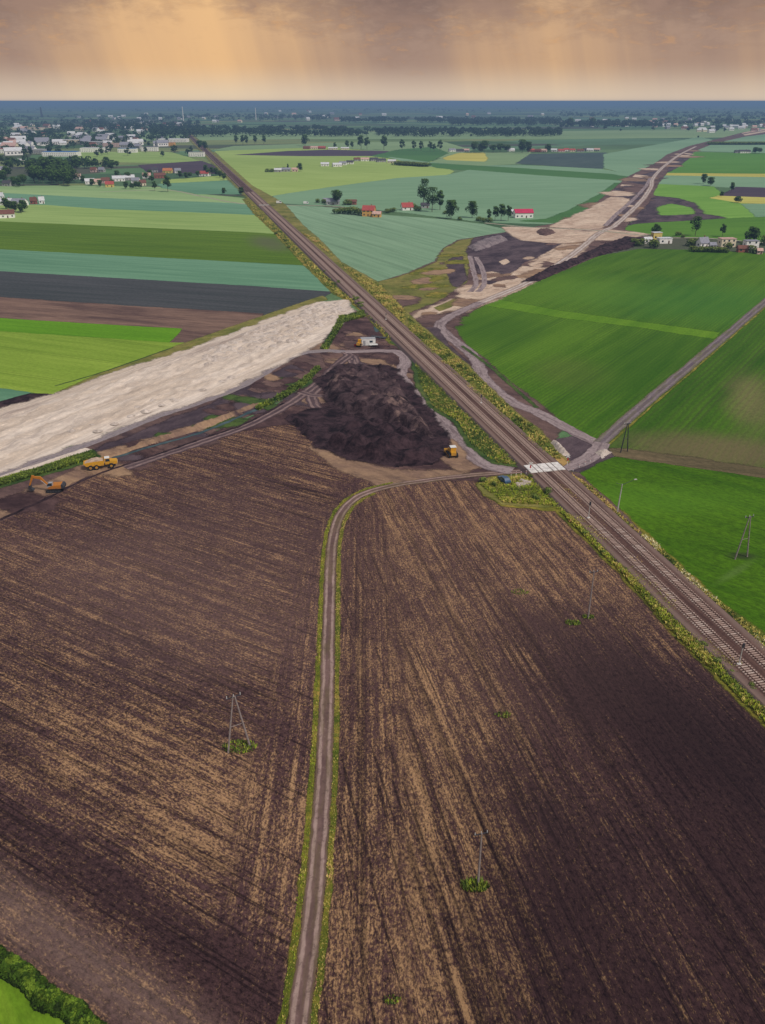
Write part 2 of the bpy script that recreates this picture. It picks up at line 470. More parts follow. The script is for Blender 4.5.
# far country: patchwork of strips and squares
gm = newmat('far_country'); t = NT(gm)
def cells(rot, sx, sy, seed):
    v = t.node('ShaderNodeTexVoronoi', distance='CHEBYCHEV'); t.link(t.mapping(rot, (sx, sy, 0), loc=(seed, seed, 0)), v.inputs['Vector'])
    v.inputs['Scale'].default_value = 1; v.inputs['Randomness'].default_value = .75
    s = t.node('ShaderNodeSeparateColor'); t.link(v.outputs['Color'], s.inputs[0]); return s
ce = cells(R(-20), 1 / 420, 1 / 150, 3.3)
rmp = t.node('ShaderNodeValToRGB'); t.link(ce.outputs[0], rmp.inputs[0]); rmp.color_ramp.interpolation = 'CONSTANT'
cols = [C(95, 125, 85), C(110, 140, 95), C(70, 100, 60), C(120, 145, 85), C(90, 90, 75), C(105, 140, 105), C(140, 150, 95), C(75, 105, 75), C(85, 85, 80), C(100, 135, 90)]
els = rmp.color_ramp.elements
els.remove(els[1]); els[0].position = 0; els[0].color = (*cols[0], 1)
for i, c_ in enumerate(cols[1:]):
    e_ = els.new((i + 1) / len(cols)); e_.color = (*c_, 1)
nz = t.noise(t.mapping(0, (.004, .004, 0)), 1, 5, .6)
gcol = t.mix(t.ramp(nz, .35, .7, 0, .5), rmp.outputs[0], C(70, 95, 60))
nn = t.noise(t.mapping(0, (.4, .2, 0)), 1, 4, .65)
t.out(t.mix(t.ramp(nn, .35, .65, 0, .3), gcol, C(50, 65, 35)), .95, spec=.1)

M = {}
HEAD_L = (G(312, 760), 9.5, 118, R(1.5), az_tr); HEAD_R = (G(345, 760), 10, 118, R(-.5), az_tr)
az_dust = az((0, 905), (140, 1010))
M['soil_left'] = soil_mat('ploughed_soil', az_lf, C(34, 21, 25), C(99, 73, 73), C(208, 164, 120), .15,
    blobs=[(G(175, 590), 26, 50, az_lf, C(134, 106, 98), .5, .0), (G(240, 520), 20, 40, az_lf, C(112, 86, 82), .4, .0), (G(66, 948), 4.5, 34, az_dust, C(156, 130, 118), .6, -.05),
           (G(250, 850), 14, 20, az_lf, None, 0, .08), (G(130, 905), 5, 34, az_dust, C(30, 19, 21), .5, -.22), (G(150, 770), 12, 40, az_lf, None, 0, .12)], heads=[HEAD_L])
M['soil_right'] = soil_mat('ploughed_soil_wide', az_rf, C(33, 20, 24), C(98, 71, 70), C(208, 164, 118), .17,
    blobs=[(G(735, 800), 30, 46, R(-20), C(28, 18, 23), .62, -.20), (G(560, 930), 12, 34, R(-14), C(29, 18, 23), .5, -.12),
           (G(655, 715), 13, 32, R(-24), C(27, 17, 22), .75, -.22), (G(690, 960), 30, 26, R(-14), C(34, 22, 27), .45, -.10), (G(470, 570), 45, 60, 0, C(122, 94, 86), .35, .06), (G(400, 900), 18, 40, R(-8), None, 0, .14), (G(430, 700), 12, 50, R(-10), None, 0, .08)], line=.65, heads=[HEAD_R])
M['soil_works'] = earth('trodden_dark_earth', C(62, 44, 46), C(98, 74, 72), C(124, 96, 86), .09, .52, R(-50), .5)
M['soil_black'] = earth('black_topsoil', C(32, 21, 26), C(80, 60, 64), None, .22, .5, 0, 1, 1.0)
M['soil_rear'] = earth('tipped_mixed_soil', C(42, 29, 33), C(98, 78, 80), C(146, 120, 110), .22, .54, 0, 1, 1.0)
M['sand'] = earth('pale_sand', C(206, 187, 168), C(230, 214, 198), C(174, 154, 140), .14, .54, az((0, 440), (320, 312)), .09, .6)
M['sand_heap'] = earth('tipped_sand', C(186, 170, 156), C(220, 206, 194), None, .4, .5)
M['tan'] = earth('tan_sand', C(186, 158, 136), C(222, 198, 174), C(140, 114, 104), .07, .54, R(40), .5)
M['tan_dirty'] = earth('dirty_tan_earth', C(128, 102, 88), C(172, 140, 110), C(84, 66, 66), .08, .52, R(-55), .4)
M['brown'] = earth('brown_earth', C(88, 68, 66), C(124, 98, 90), C(64, 50, 56), .08, .55, R(-55), .4)
M['purple'] = earth('dark_purple_earth', C(62, 50, 58), C(100, 84, 88), C(132, 110, 104), .06, .6, R(35), .5)
M['rough_grass'] = earth('rough_yellow_grass', C(104, 110, 48), C(146, 136, 74), C(84, 92, 42), .06, .55)
M['verge'] = earth('verge_turf', C(84, 98, 30), C(144, 134, 52), C(184, 150, 78), .12, .55)
M['verge_dry'] = earth('dry_verge', C(162, 130, 74), C(196, 160, 98), C(118, 112, 50), .12, .55)
M['verge_green'] = earth('green_verge', C(52, 76, 36), C(84, 104, 48), C(112, 116, 64), .1, .56)
M['ditch'] = earth('ditch_weed', C(34, 88, 52), C(72, 122, 74), C(40, 70, 44), .2, .6)
M['ditch_water'] = earth('ditch_water', C(58, 78, 84), C(86, 104, 106), C(60, 74, 62), .1, .6)
M['gravel'] = earth('grey_track_gravel', C(116, 104, 108), C(148, 134, 134), C(90, 80, 88), .2, .55)
M['ballast'] = earth('railway_ballast', C(98, 78, 76), C(138, 114, 108), None, .5, .5, az_rail, .1)
M['stubble'] = earth('brown_stubble', C(98, 76, 70), C(140, 112, 96), C(84, 66, 66), .12, .55, az_left, .12)

def cr(name, a, b, rot, **k):
    M[name] = crop(name, a, b, rot, **k)
cr('barley_teal', C(122, 156, 122), C(142, 172, 138), R(-28), tram=24, tram_amt=.55, patch=.006, fine=.2)
cr('wheat_teal', C(92, 138, 106), C(118, 158, 126), az_left, patch=.006, fine=.15)
cr('wheat_pale', C(132, 166, 108), C(160, 184, 126), az_left, patch=.006, fine=.15)
cr('crop_lime', C(136, 166, 88), C(160, 182, 108), az_left, patch=.006, fine=.15)
cr('crop_dark', C(78, 112, 24), C(102, 130, 36), az_left, patch=.008, fine=.3, blobs=[(G(270, 243), 14, 40, R(-20), C(96, 92, 74), .7)])
cr('crop_slate', C(66, 72, 72), C(88, 88, 90), az_left, patch=.008, fine=.35)
cr('crop_bright', C(92, 146, 14), C(110, 158, 30), az_left, patch=.01, fine=.25)
cr('crop_meadow', C(124, 156, 44), C(148, 172, 64), az_left + .1, tram=26, tram_amt=.35, patch=.01, fine=.25)
cr('beet_east', C(60, 104, 10), C(98, 136, 28), az_lane, rows=1.5, tram=22, tram_amt=.3, patch=.014, fine=.3, soil=C(42, 62, 30),
   blobs=[(G(572, 372), 16, 22, 0, C(116, 108, 62), .22), (G(700, 300), 60, 60, 0, C(60, 116, 44), .5), (G(500, 330), 30, 40, 0, C(40, 80, 14), .5), (G(640, 360), 18, 60, az_lane, C(54, 92, 16), .5), (G(560, 340), 12, 50, az_lane, C(104, 140, 34), .4), (G(590, 290), 40, 40, 0, C(104, 142, 40), .4)])
cr('beet_band', C(88, 134, 22), C(108, 146, 32), az_lane, patch=.02, fine=.25)
cr('beet_south', C(54, 96, 12), C(88, 126, 26), az_lane, rows=2.1, tram=22, tram_amt=.3, patch=.014, fine=.35, soil=C(58, 60, 38),
   blobs=[(G(752, 400), 9, 34, R(20), C(150, 122, 96), .42), (G(720, 452), 30, 16, R(10), C(122, 98, 78), .7), (G(650, 456), 14, 5, R(10), C(104, 90, 66), .6)])
cr('wheat_south', C(54, 98, 4), C(94, 134, 16), R(-52), tram=0, patch=.018, fine=.5, band=.4, soil=C(40, 70, 20),
   blobs=[(G(650, 500), 30, 10, 0, C(86, 130, 30), .5), (G(742, 556), 3.5, 1.8, 0, C(48, 46, 36), .8), (G(735, 572), 8, 1.2, R(-40), C(96, 120, 60), .5)])
cr('soil_path', C(92, 86, 58), C(128, 110, 82), az((640, 459), (765, 474)), patch=.05, fine=.4)
cr('n_yellow', C(146, 172, 84), C(166, 186, 106), R(-60), patch=.004, fine=.12)
cr('n_teal', C(118, 154, 118), C(134, 166, 130), R(80), patch=.004, fine=.12)
cr('n_dark', C(70, 112, 60), C(82, 124, 66), R(80), patch=.004, fine=.12)
cr('n_grey', C(122, 150, 104), C(140, 164, 116), R(80), patch=.003, fine=.12)
cr('n_purple', C(74, 62, 76), C(92, 76, 84), R(80), patch=.006, fine=.2)
cr('n_gold', C(186, 178, 80), C(204, 196, 104), R(80), patch=.01, fine=.15)
cr('n_slate', C(68, 86, 84), C(84, 98, 94), R(30), patch=.006, fine=.2)
cr('r_green', C(82, 132, 46), C(96, 144, 54), R(80), patch=.005, fine=.15)
cr('r_light', C(104, 156, 52), C(128, 170, 72), R(70), patch=.008, fine=.2)
cr('r_mid', C(82, 128, 38), C(100, 142, 48), R(80), patch=.008, fine=.2)

# ------------------------------------------------------------------ the ground and its fields
g = MB(); S = 90000
g.add([(-S, -3000, 0), (S, -3000, 0), (S, S, 0), (-S, S, 0)], [(0, 1, 2, 3)]); go = g.build('ground', gm); go['kind'] = 'structure'

f = sheet
# north of the lane
f('field', [(140, 141), (300, 139), (560, 139), (765, 137), (765, 128), (560, 131), (300, 132), (150, 132)], M['n_grey'], 3)
f('field', [(215, 150), (235, 146), (330, 143), (440, 141), (470, 150), (440, 158), (340, 152)], M['n_grey'], 3)
f('field', [(216, 151), (330, 147), (405, 154), (430, 161), (452, 171), (447, 175), (400, 178), (333, 187), (273, 196), (262, 196)], M['n_yellow'], 2)
f('field', [(236, 154.8), (290, 151), (330, 149.8), (385, 151), (405, 154), (396, 155.8), (300, 156)], M['n_purple'], 2)
f('field', [(400, 149.5), (432, 147), (447, 153), (425, 163), (372, 156)], M['n_dark'], 2)
f('field', [(440, 159), (462, 152.5), (530, 152), (520, 164), (470, 166), (430, 163)], M['n_grey'], 2)
f('field', [(444, 158), (460, 153), (482, 152.5), (487, 159), (483, 161.5), (447, 160)], M['n_gold'], 2)
f('field', [(518, 163.5), (532, 154), (605, 152.5), (612, 158), (600, 169)], M['n_slate'], 2)
f('field', [(605, 154), (700, 137), (712, 140), (668, 155), (632, 175), (606, 168)], M['n_teal'], 2)
f('field', [(390, 157), (427, 162), (470, 166), (520, 165), (600, 169), (632, 175), (627, 180), (540, 174), (450, 169), (410, 163)], M['n_teal'], 2)
f('field', [(428, 163), (500, 167), (610, 174), (630, 177.5), (626, 180.5), (540, 176), (438, 168)], M['n_dark'], 2)
f('field', [(275, 203), (274, 196), (333, 187), (400, 178), (448, 175), (470, 170), (540, 175.5), (625, 181), (608, 193), (578, 212), (550, 224), (485, 222), (400, 212), (340, 206)], M['n_teal'], 1.5)
f('field', [(520, 221), (556, 223), (581, 213), (610, 194), (622, 183), (617, 183), (600, 195), (572, 210), (548, 219)], M['n_dark'], 1.5)
f('field', [(284, 205), (340, 208), (385, 215), (440, 219), (482, 224), (512, 231), (460, 239.5), (446, 247), (437, 260), (411, 272), (378, 281), (340, 261), (316, 237), (300, 223)], M['barley_teal'], .6)
# right of the new road
f('field', [(712, 143), (765, 133), (765, 153), (696, 151)], M['n_teal'], 2)
f('field', [(694, 152), (765, 153.5), (780, 174), (664, 173)], M['r_green'], 2)
f('field', [(664, 173), (780, 174), (780, 177.5), (664, 175.5)], M['n_gold'], 1)
f('field', [(664, 175.5), (780, 177.5), (780, 190), (740, 188), (700, 186), (660, 184)], M['n_teal'], 1.5)
f('field', [(655, 184), (712, 186.5), (722, 196), (745, 203), (762, 217), (722, 219), (640, 224), (632, 222)], M['r_light'], 1.5)
f('field', [(720, 197), (738, 187), (790, 188.5), (790, 198)], M['n_purple'], 1.5)
f('field', [(712, 198), (720, 196), (790, 198.5), (790, 204), (742, 203)], M['n_gold'], 1.5)
f('field', [(744, 204), (790, 204), (790, 218), (760, 218)], M['n_teal'], 1.5)
f('bare_ground', [(652, 196), (672, 198), (690, 203), (700, 214), (722, 218), (690, 221), (632, 225), (640, 212)], M['purple'], 3)
f('field', [(660, 208), (672, 204), (688, 208), (692, 214), (664, 215)], M['r_light'], 2)
f('field', [(622, 228), (640, 224), (722, 219), (790, 216), (790, 243), (700, 238), (640, 234)], M['r_mid'], 1.5)
# left of the railway
f('field', [(0, 186), (75, 185.5), (160, 187), (200, 194), (243, 198), (248, 205), (100, 198.5), (0, 193.5)], M['wheat_pale'], 1)
f('field', [(60, 152), (170, 152), (205, 163), (150, 163), (120, 162), (80, 158)], M['crop_lime'], 2)
f('field', [(140, 165), (200, 161), (213, 166), (222, 174), (150, 172)], M['n_purple'], 2)
f('field', [(165, 180), (232, 175), (236, 181), (165, 184)], M['n_yellow'], 2)
f('field', [(160, 184), (236, 180), (246, 194), (200, 194), (165, 188)], M['wheat_teal'], 2)
f('field', [(-30, 192), (0, 193), (100, 198), (230, 203), (250, 205), (262, 216), (230, 214.5), (100, 209.5), (45, 205.5), (-30, 203)], M['wheat_teal'], .8)
f('field', [(-30, 204), (45, 205), (100, 209), (230, 214), (260, 215.5), (279, 235), (255, 233), (0, 222), (-30, 221)], M['crop_lime'], .7)
f('field', [(-40, 219), (0, 221.5), (255, 232.7), (278, 234.5), (309, 267), (255, 263.5), (0, 250), (-40, 248)], M['crop_dark'], .6)
f('field', [(-40, 247), (0, 249.5), (255, 263), (306, 266), (334, 293), (255, 287), (0, 272), (-40, 270)], M['wheat_teal'], .5)
f('field', [(-40, 269), (0, 271.5), (255, 286.5), (331, 292), (318, 300), (262, 320), (200, 311), (133, 307), (0, 298.5), (-40, 296)], M['crop_slate'], .5)
f('field', [(-40, 294), (0, 297.5), (133, 306.5), (200, 310), (262, 314), (255, 322), (200, 340), (165, 350), (-40, 330)], M['stubble'], .6)
f('field', [(-40, 316), (0, 318.5), (90, 324), (181, 329), (167, 344), (133, 341.5), (-40, 330)], M['crop_bright'], .4)
f('field', [(-40, 329), (0, 331.7), (133, 340.5), (168, 343), (186, 343), (100, 376), (55, 395), (0, 389), (-40, 386)], M['crop_meadow'], .4)
f('field', [(-40, 386), (0, 389), (30, 393), (0, 404), (-40, 415)], M['wheat_teal'], .4)
f('bare_ground', [(-20, 406), (0, 402), (30, 394), (56, 395), (0, 413), (-20, 420)], M['soil_black'], .4)
f('verge', [(56, 394), (100, 374), (175, 347), (255, 319), (322, 296), (326, 300), (255, 325), (200, 347.5), (133, 368), (60, 396)], M['rough_grass'], .5)
ribbon('ditch', [(55, 386), (80, 379), (112, 369), (173, 347.5)], 1.1, M['verge_green'], .3)
# bare ground around the works
f('bare_ground', [(-120, 545), (0, 524), (330, 442), (545, 442), (560, 505), (1000, 1110), (-500, 1110)], M['soil_works'], 1)
f('bare_ground', [(-40, 530), (0, 521), (47, 499), (86, 478), (125, 465), (200, 438), (240, 426), (284, 403), (300, 392), (318, 369), (300, 352), (318, 340), (330, 326), (349, 310), (365, 314), (392, 345), (412, 357), (424, 392), (458, 424), (474, 448), (498, 470), (430, 482), (388, 489), (352, 478), (300, 440), (240, 440), (120, 485), (0, 540)], M['soil_works'], 1)
f('bare_ground', [(-60, 490), (0, 474), (105, 440), (200, 404), (288, 362), (318, 352), (322, 366), (284, 396), (240, 418), (200, 436), (125, 465), (86, 478), (47, 499), (0, 521), (-60, 545)], M['brown'], .8)
f('bare_ground', [(96, 452), (160, 425), (205, 408), (252, 386), (290, 366), (300, 370), (262, 396), (215, 420), (160, 438), (110, 457)], M['purple'], 1)
f('bare_ground', [(95, 455), (150, 440), (215, 420), (250, 404), (262, 400), (250, 410), (200, 430), (140, 446), (100, 462)], M['tan_dirty'], 1)
f('bare_ground', [(-30, 520), (0, 505), (30, 490), (60, 478), (84, 468), (96, 470), (60, 487), (20, 506), (0, 517), (-30, 530)], M['tan_dirty'], .8)
f('verge', [(-30, 488), (0, 479), (50, 464), (91, 450), (99, 458), (60, 470), (0, 487), (-30, 497)], M['verge_green'], .6)
# the two halves of the ploughed field
fieldL = [(-260, 640), (-60, 546), (0, 523), (48, 501), (88, 480), (127, 467), (200, 441), (240, 432), (290, 425), (322, 447), (355, 463), (395, 474), (440, 474), (452, 478), (430, 482), (390, 488), (362, 496), (345, 510), (334, 530), (330, 560), (329, 620), (325, 744), (315, 884), (298, 1024), (285, 1110), (60, 1110), (105, 1025), (0, 944), (-60, 900)]
f('ploughed_field', fieldL, M['soil_left'], .5)
fieldR = [(300, 1110), (314, 884), (326, 744), (330, 620), (333, 545), (342, 518), (352, 506), (372, 495), (400, 487), (440, 482), (476, 482), (488, 494), (503, 504), (545, 508), (556, 508), (623, 573), (676, 634.5), (744, 700), (860, 812), (1000, 1110)]
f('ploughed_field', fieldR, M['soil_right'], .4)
f('bare_ground', [(315, 447), (355, 462), (395, 472), (440, 472), (470, 470), (430, 480), (380, 484), (340, 466)], M['tan_dirty'], 1)
# fields east of the railway
f('field', [(448, 323), (474, 308), (520, 288), (560, 272), (600, 256), (640, 249), (700, 250), (800, 255), (800, 275), (764, 301), (680, 369), (598, 440), (570, 429), (536, 405), (512, 384), (488, 364), (465, 346)], M['beet_east'], .5)
f('field', [(476, 306), (490, 298.5), (560, 311), (640, 322), (718, 333), (712, 338), (640, 327), (560, 317), (486, 305)], M['beet_band'], .8)
f('field', [(604, 446), (686, 377), (770, 306), (860, 232), (900, 480), (765, 476), (640, 462), (600, 456)], M['beet_south'], .5)
f('bare_ground', [(612, 449), (680, 458), (790, 473), (900, 486), (900, 496), (765, 479), (690, 468), (640, 461), (604, 456)], M['soil_path'], 1)
f('field', [(577, 473), (590, 466), (604, 456), (640, 461), (690, 468), (765, 479.5), (900, 496), (960, 760), (860, 720), (765, 637), (713, 597), (647, 536)], M['wheat_south'], .4)
f('bare_ground', [(547, 442), (557, 440), (572, 438), (590, 440), (604, 448), (610, 456), (594, 463), (576, 472), (560, 472), (548, 462)], M['purple'], .6)
# works along the new road
f('bare_ground', [(378, 283), (411, 273), (437, 261), (446, 248), (460, 240), (515, 231), (565, 222), (585, 212), (608, 195), (630, 176), (655, 164), (668, 154.5), (690, 146), (712, 140.5), (745, 132), (800, 127), (800, 130), (745, 136.5), (713, 143.5), (697, 150), (680, 160), (668, 171), (658, 182), (647, 203), (630, 220), (622, 230), (648, 235), (650, 242), (600, 254), (560, 271), (520, 287), (476, 307), (448, 323), (462, 345), (488, 365), (512, 386), (540, 408), (560, 424), (552, 440), (520, 424), (480, 384), (440, 346), (405, 312)], M['brown'], 1)
f('verge', [(378, 283), (411, 274), (437, 263), (447, 249), (460, 241), (476, 238), (467, 255), (464, 282), (440, 298), (412, 316), (396, 308)], M['rough_grass'], 1)
f('bare_ground', [(405, 322), (425, 310), (462, 292), (500, 277), (546, 251), (573, 241), (586, 246), (555, 267), (526, 286), (482, 304), (450, 317), (438, 330), (425, 336)], M['tan'], 1)
f('bare_ground', [(400, 319), (440, 303), (466, 290), (470, 292), (440, 307), (408, 322)], M['brown'], 1.5)
f('bare_ground', [(408, 324), (428, 311), (470, 293), (520, 270), (574, 243), (584, 247), (552, 268), (520, 286), (478, 304), (448, 317), (438, 331), (424, 337)], M['tan'], 2)
f('verge', [(436, 308), (458, 298), (466, 300), (440, 311)], M['rough_grass'], .6)
f('bare_ground', [(450, 260), (460, 255), (464, 280), (455, 287), (450, 275)], M['purple'], 1)
f('bare_ground', [(468, 252), (476, 238), (512, 232), (568, 238), (548, 250), (520, 265), (490, 284), (481, 273)], M['purple'], 1.2)
f('bare_ground', [(500, 262), (506, 259), (509, 262), (503, 265)], M['tan'], .4)
f('bare_ground', [(519, 229), (556, 231), (594, 232), (596, 236), (558, 240), (523, 238)], M['tan'], 1)
f('bare_ground', [(553, 227), (565, 222), (583, 213), (612, 197), (629, 198), (618, 212), (600, 228)], M['tan'], 1)
f('bare_ground', [(609, 195.5), (617, 188), (650, 188), (646, 196), (627, 213), (606, 226), (600, 226), (618, 212), (629, 198)], M['purple'], 1)
f('bare_ground', [(622, 184.5), (646, 186), (645, 187.6), (621, 186)], M['tan'], .6)
f('bare_ground', [(628, 182), (640, 176), (656, 171), (652, 181), (646, 185)], M['purple'], 1)
f('bare_ground', [(636, 174.5), (648, 176), (646, 178), (633, 177)], M['tan'], .6)
f('bare_ground', [(671, 165), (684, 156), (692, 152), (690, 157), (676, 168), (668, 172)], M['purple'], 1)
f('bare_ground', [(742, 133), (752, 130.8), (765, 129), (800, 127), (800, 129), (765, 132), (745, 135.5)], M['tan'], 1)

# spilled and scraped patches that break up the worked ground
def patches(zone, n, r0_, r1_, mats, rot, asp=2.5):
    q = [G(*p) for p in zone]; x0, x1 = min(p[0] for p in q), max(p[0] for p in q); y0, y1 = min(p[1] for p in q), max(p[1] for p in q)
    k = 0; tr = 0
    while k < n and tr < 6000:
        tr += 1
        x, y = random.uniform(x0, x1), random.uniform(y0, y1)
        if not inpoly(x, y, q): continue
        k += 1
        a = random.uniform(r0_, r1_); b = a / random.uniform(1.2, asp); ro = rot + random.gauss(0, .35); sd_ = random.uniform(0, 99); pl = []
        for i in range(30):
            th = i / 30 * 6.2832; e = 1 + .9 * noise.noise((math.cos(th) * 1.3, math.sin(th) * 1.3, sd_)) + .6 * noise.noise((math.cos(th) * 3.3, math.sin(th) * 3.3, sd_))
            u_, v_ = math.cos(th) * b * e, math.sin(th) * a * e
            pl.append((x + u_ * math.cos(ro) + v_ * math.sin(ro), y - u_ * math.sin(ro) + v_ * math.cos(ro)))
        sheet('bare_ground', pl, random.choice(mats), a * .07, step=max(.8, a / 8), world=True, rim=a * .75)
patches([(405, 318), (470, 285), (560, 240), (600, 228), (600, 246), (555, 268), (482, 304), (438, 330)], 40, 3, 11, [M['tan'], M['tan'], M['tan_dirty'], M['tan_dirty'], M['brown']], R(38), 5)
patches([(565, 226), (612, 195), (655, 166), (690, 147), (697, 150), (668, 171), (645, 203), (620, 228)], 30, 6, 22, [M['tan'], M['purple'], M['tan_dirty'], M['tan_dirty'], M['brown']], R(24), 6)
patches([(390, 300), (436, 264), (460, 244), (466, 260), (440, 296), (410, 314)], 14, 3, 9, [M['tan_dirty'], M['verge'], M['brown']], R(45), 4)
patches([(300, 356), (345, 318), (392, 347), (420, 392), (470, 448), (440, 468), (400, 400), (330, 372), (320, 400), (285, 420), (300, 390)], 40, 1.5, 6, [M['soil_works'], M['brown'], M['purple'], M['tan_dirty']], R(-40), 3)
patches([(0, 512), (100, 470), (280, 372), (310, 362), (284, 398), (200, 434), (125, 462), (40, 500)], 36, 1.5, 7, [M['brown'], M['purple'], M['tan_dirty'], M['soil_works'], M['soil_works'], M['verge_green']], R(-62), 6)

f('bare_ground', [(505, 227), (556, 229), (600, 229), (644, 234), (620, 240), (592, 240), (558, 243), (523, 240)], M['tan'], 2)
f('bare_ground', [(553, 227), (583, 213), (612, 198), (627, 199), (614, 215), (598, 229)], M['tan'], 2)
# ------------------------------------------------------------------ roads and tracks
rm_track = road_mat('farm_track_earth', C(124, 98, 92), C(172, 146, 136), C(100, 76, 74), 1.35, C(104, 90, 60), (.5,))
rm_rut = road_mat('rutted_works_road', C(112, 96, 102), C(168, 150, 148), C(86, 70, 78), 3.0, C(92, 74, 76), (.15, .45, .75))
rm_brown = road_mat('brown_works_track', C(96, 78, 80), C(150, 126, 120), C(78, 62, 66), 2.3, C(86, 66, 68), (.45,))
rm_pale = road_mat('pale_works_road', C(186, 168, 156), C(212, 200, 192), C(160, 140, 130), 3.0, C(150, 124, 108), (.4,))
rm_lane = road_mat('grey_farm_lane', C(118, 104, 108), C(138, 124, 126), C(98, 84, 92), 2.3, C(110, 108, 64), (.45,))
rm_grey = road_mat('grey_haul_road', C(128, 116, 122), C(150, 138, 140), C(104, 92, 100), 2.6, C(150, 136, 128), (.2, .6))
rm_far = road_mat('far_lane', C(168, 158, 142), C(184, 174, 158), C(150, 140, 124), 2.0, C(140, 146, 108), (.4,))

tr_pts = [(280, 1110), (298, 1024), (315.5, 884), (325, 744), (329, 620), (332, 545), (340, 516), (352, 501), (370, 491.5), (396, 485), (429, 480), (468, 475.5), (505, 472.5), (534, 470.5)]
ribbon('track_verge', tr_pts[:10], 1.1, M['verge'], .5, off=-1.7)
ribbon('track_verge', tr_pts[:9], 1.1, M['verge'], .5, off=1.7)
ribbon('farm_track', tr_pts, (2.6, 3.4), rm_track, .18)
ribbon('haul_road', [(-30, 483), (0, 473), (52, 456.5), (105, 437), (157, 416), (200, 402), (245, 384), (291, 357), (321, 351), (345, 352)], 4.4, rm_grey, .4)
ribbon('works_road', [(345, 352), (354, 358.5), (352, 369), (338, 379), (320, 387), (312, 395), (314, 404), (322, 412), (330, 418)], 4.6, rm_brown, .5)
f('bare_ground', [(384, 374), (394, 366), (400, 382), (430, 415), (448, 440), (440, 433), (420, 411), (400, 389)], M['tan_dirty'], 1.2)
ribbon('works_road', [(345, 352), (372, 351), (397, 352), (406, 360), (400, 374), (406, 384), (414, 393), (437, 416), (457, 440), (478, 460), (492, 467), (512, 471)], (4.5, 6.0), rm_rut, .5)
f('bare_ground', [(440, 455), (452, 440), (462, 458), (475, 468), (458, 470)], M['tan_dirty'], .8)
ribbon('works_road', [(604, 446), (590, 440), (570, 430), (536, 412), (512, 402), (485, 380), (473, 356), (447, 335), (440, 325), (452, 315.6), (481, 302.5)], (4.5, 6), rm_rut, .4)
ribbon('works_road', [(481, 302.5), (526, 283.5), (556, 266), (580, 249), (598, 234), (613, 227)], (6, 6), rm_pale, .5)
ribbon('works_road', [(613, 227), (626, 216), (642, 200), (651, 187), (652.5, 179), (660, 170), (667, 164), (680, 154.5), (696, 146.5)], (6, 9), rm_pale, .8)
ribbon('works_road', [(605, 226), (618, 213), (634, 199), (646, 186), (650, 178)], 4, rm_rut, .5)
ribbon('works_road', [(696, 146.5), (712, 142), (743, 134), (765, 130.5)], 14, M['brown'], 1)
ribbon('works_road', [(470, 256), (473, 270), (476, 284), (470, 292)], 3, rm_rut, .5)
ribbon('works_road', [(476, 257), (483, 270), (484, 284), (478, 292)], 3, rm_rut, .5)
ribbon('works_road', [(125, 468), (200, 442.5), (250, 424.5), (292, 402), (322, 380), (338, 364), (350, 355)], 5.0, rm_brown, .6)
ribbon('works_road', [(300, 392), (318, 396), (345, 392), (352, 372), (352, 360)], 3.2, rm_brown, .5)
ribbon('farm_lane', [(485, 223), (525, 227), (556, 228.5), (594, 230.5), (625, 233.5), (647, 236), (671, 238), (700, 238), (740, 241), (790, 245)], 5, rm_far, .4)
ribbon('farm_lane', [(600, 443), (654, 396), (710, 349), (765, 302), (810, 263)], 4.6, rm_lane, .3)
ribbon('lane_verge', [(600, 443), (654, 396), (710, 349), (765, 302), (810, 263)], .9, M['verge'], .4, off=2.7)
ribbon('farm_lane', [(100, 192), (165, 190), (200, 196), (233, 202.5), (262, 205), (300, 205.5), (330, 206), (360, 209)], 5, rm_far, .4)
ribbon('farm_lane', [(532, 470.5), (564, 468), (584, 461), (597, 451), (602, 443)], 5, rm_rut, .3)
ribbon('ditch', [(110, 459), (150, 447), (204, 431.5), (260, 408)], (1.3, 1.8), M['ditch_water'], .4)
ribbon('ditch', [(258, 408.5), (284, 395), (304, 381), (319, 368)], (3, 3), M['ditch'], .5)
ribbon('ditch', [(324, 349), (333, 334), (342, 319), (352, 314), (364, 314)], (4, 3), M['ditch'], .5)
ribbon('ditch', [(0, 520), (47, 498.5), (86, 479), (125, 465), (165, 452), (200, 439.5), (245, 424), (284, 403)], 1.2, M['soil_black'], .4)
ribbon('ditch', [(462, 346), (489, 366), (513, 387), (537, 408)], 2.0, M['verge_green'], .5, off=0)
f('bare_ground', [(422, 328), (436, 328), (447, 345), (466, 362), (470, 372), (452, 362)], M['purple'], .6)
f('puddle', [(374, 327), (379, 326), (381, 330), (376, 332)], M['ditch_water'], .2)

# ------------------------------------------------------------------ sand strip and heaps of soil
SP = [(-60, 430), (0, 412.5), (55, 396), (133, 368), (200, 348), (255, 326), (318, 303), (345, 301), (349, 311), (333, 326), (318, 340), (298, 353), (240, 381), (200, 398), (157, 412), (105, 432), (52, 452), (0, 469), (-60, 488)]
sheet('sand_strip', SP, M['sand'], 2.0, rim=4.5)
strip = mound('sand_strip', SP, .5, 9, M['sand'], .9, 1.6, 2.0, 4.5)
strip['kind'] = 'structure'
f('bare_ground', [(-30, 487), (0, 477), (85, 448.5), (91, 450), (0, 480.5), (-30, 491)], M['sand'], .3)

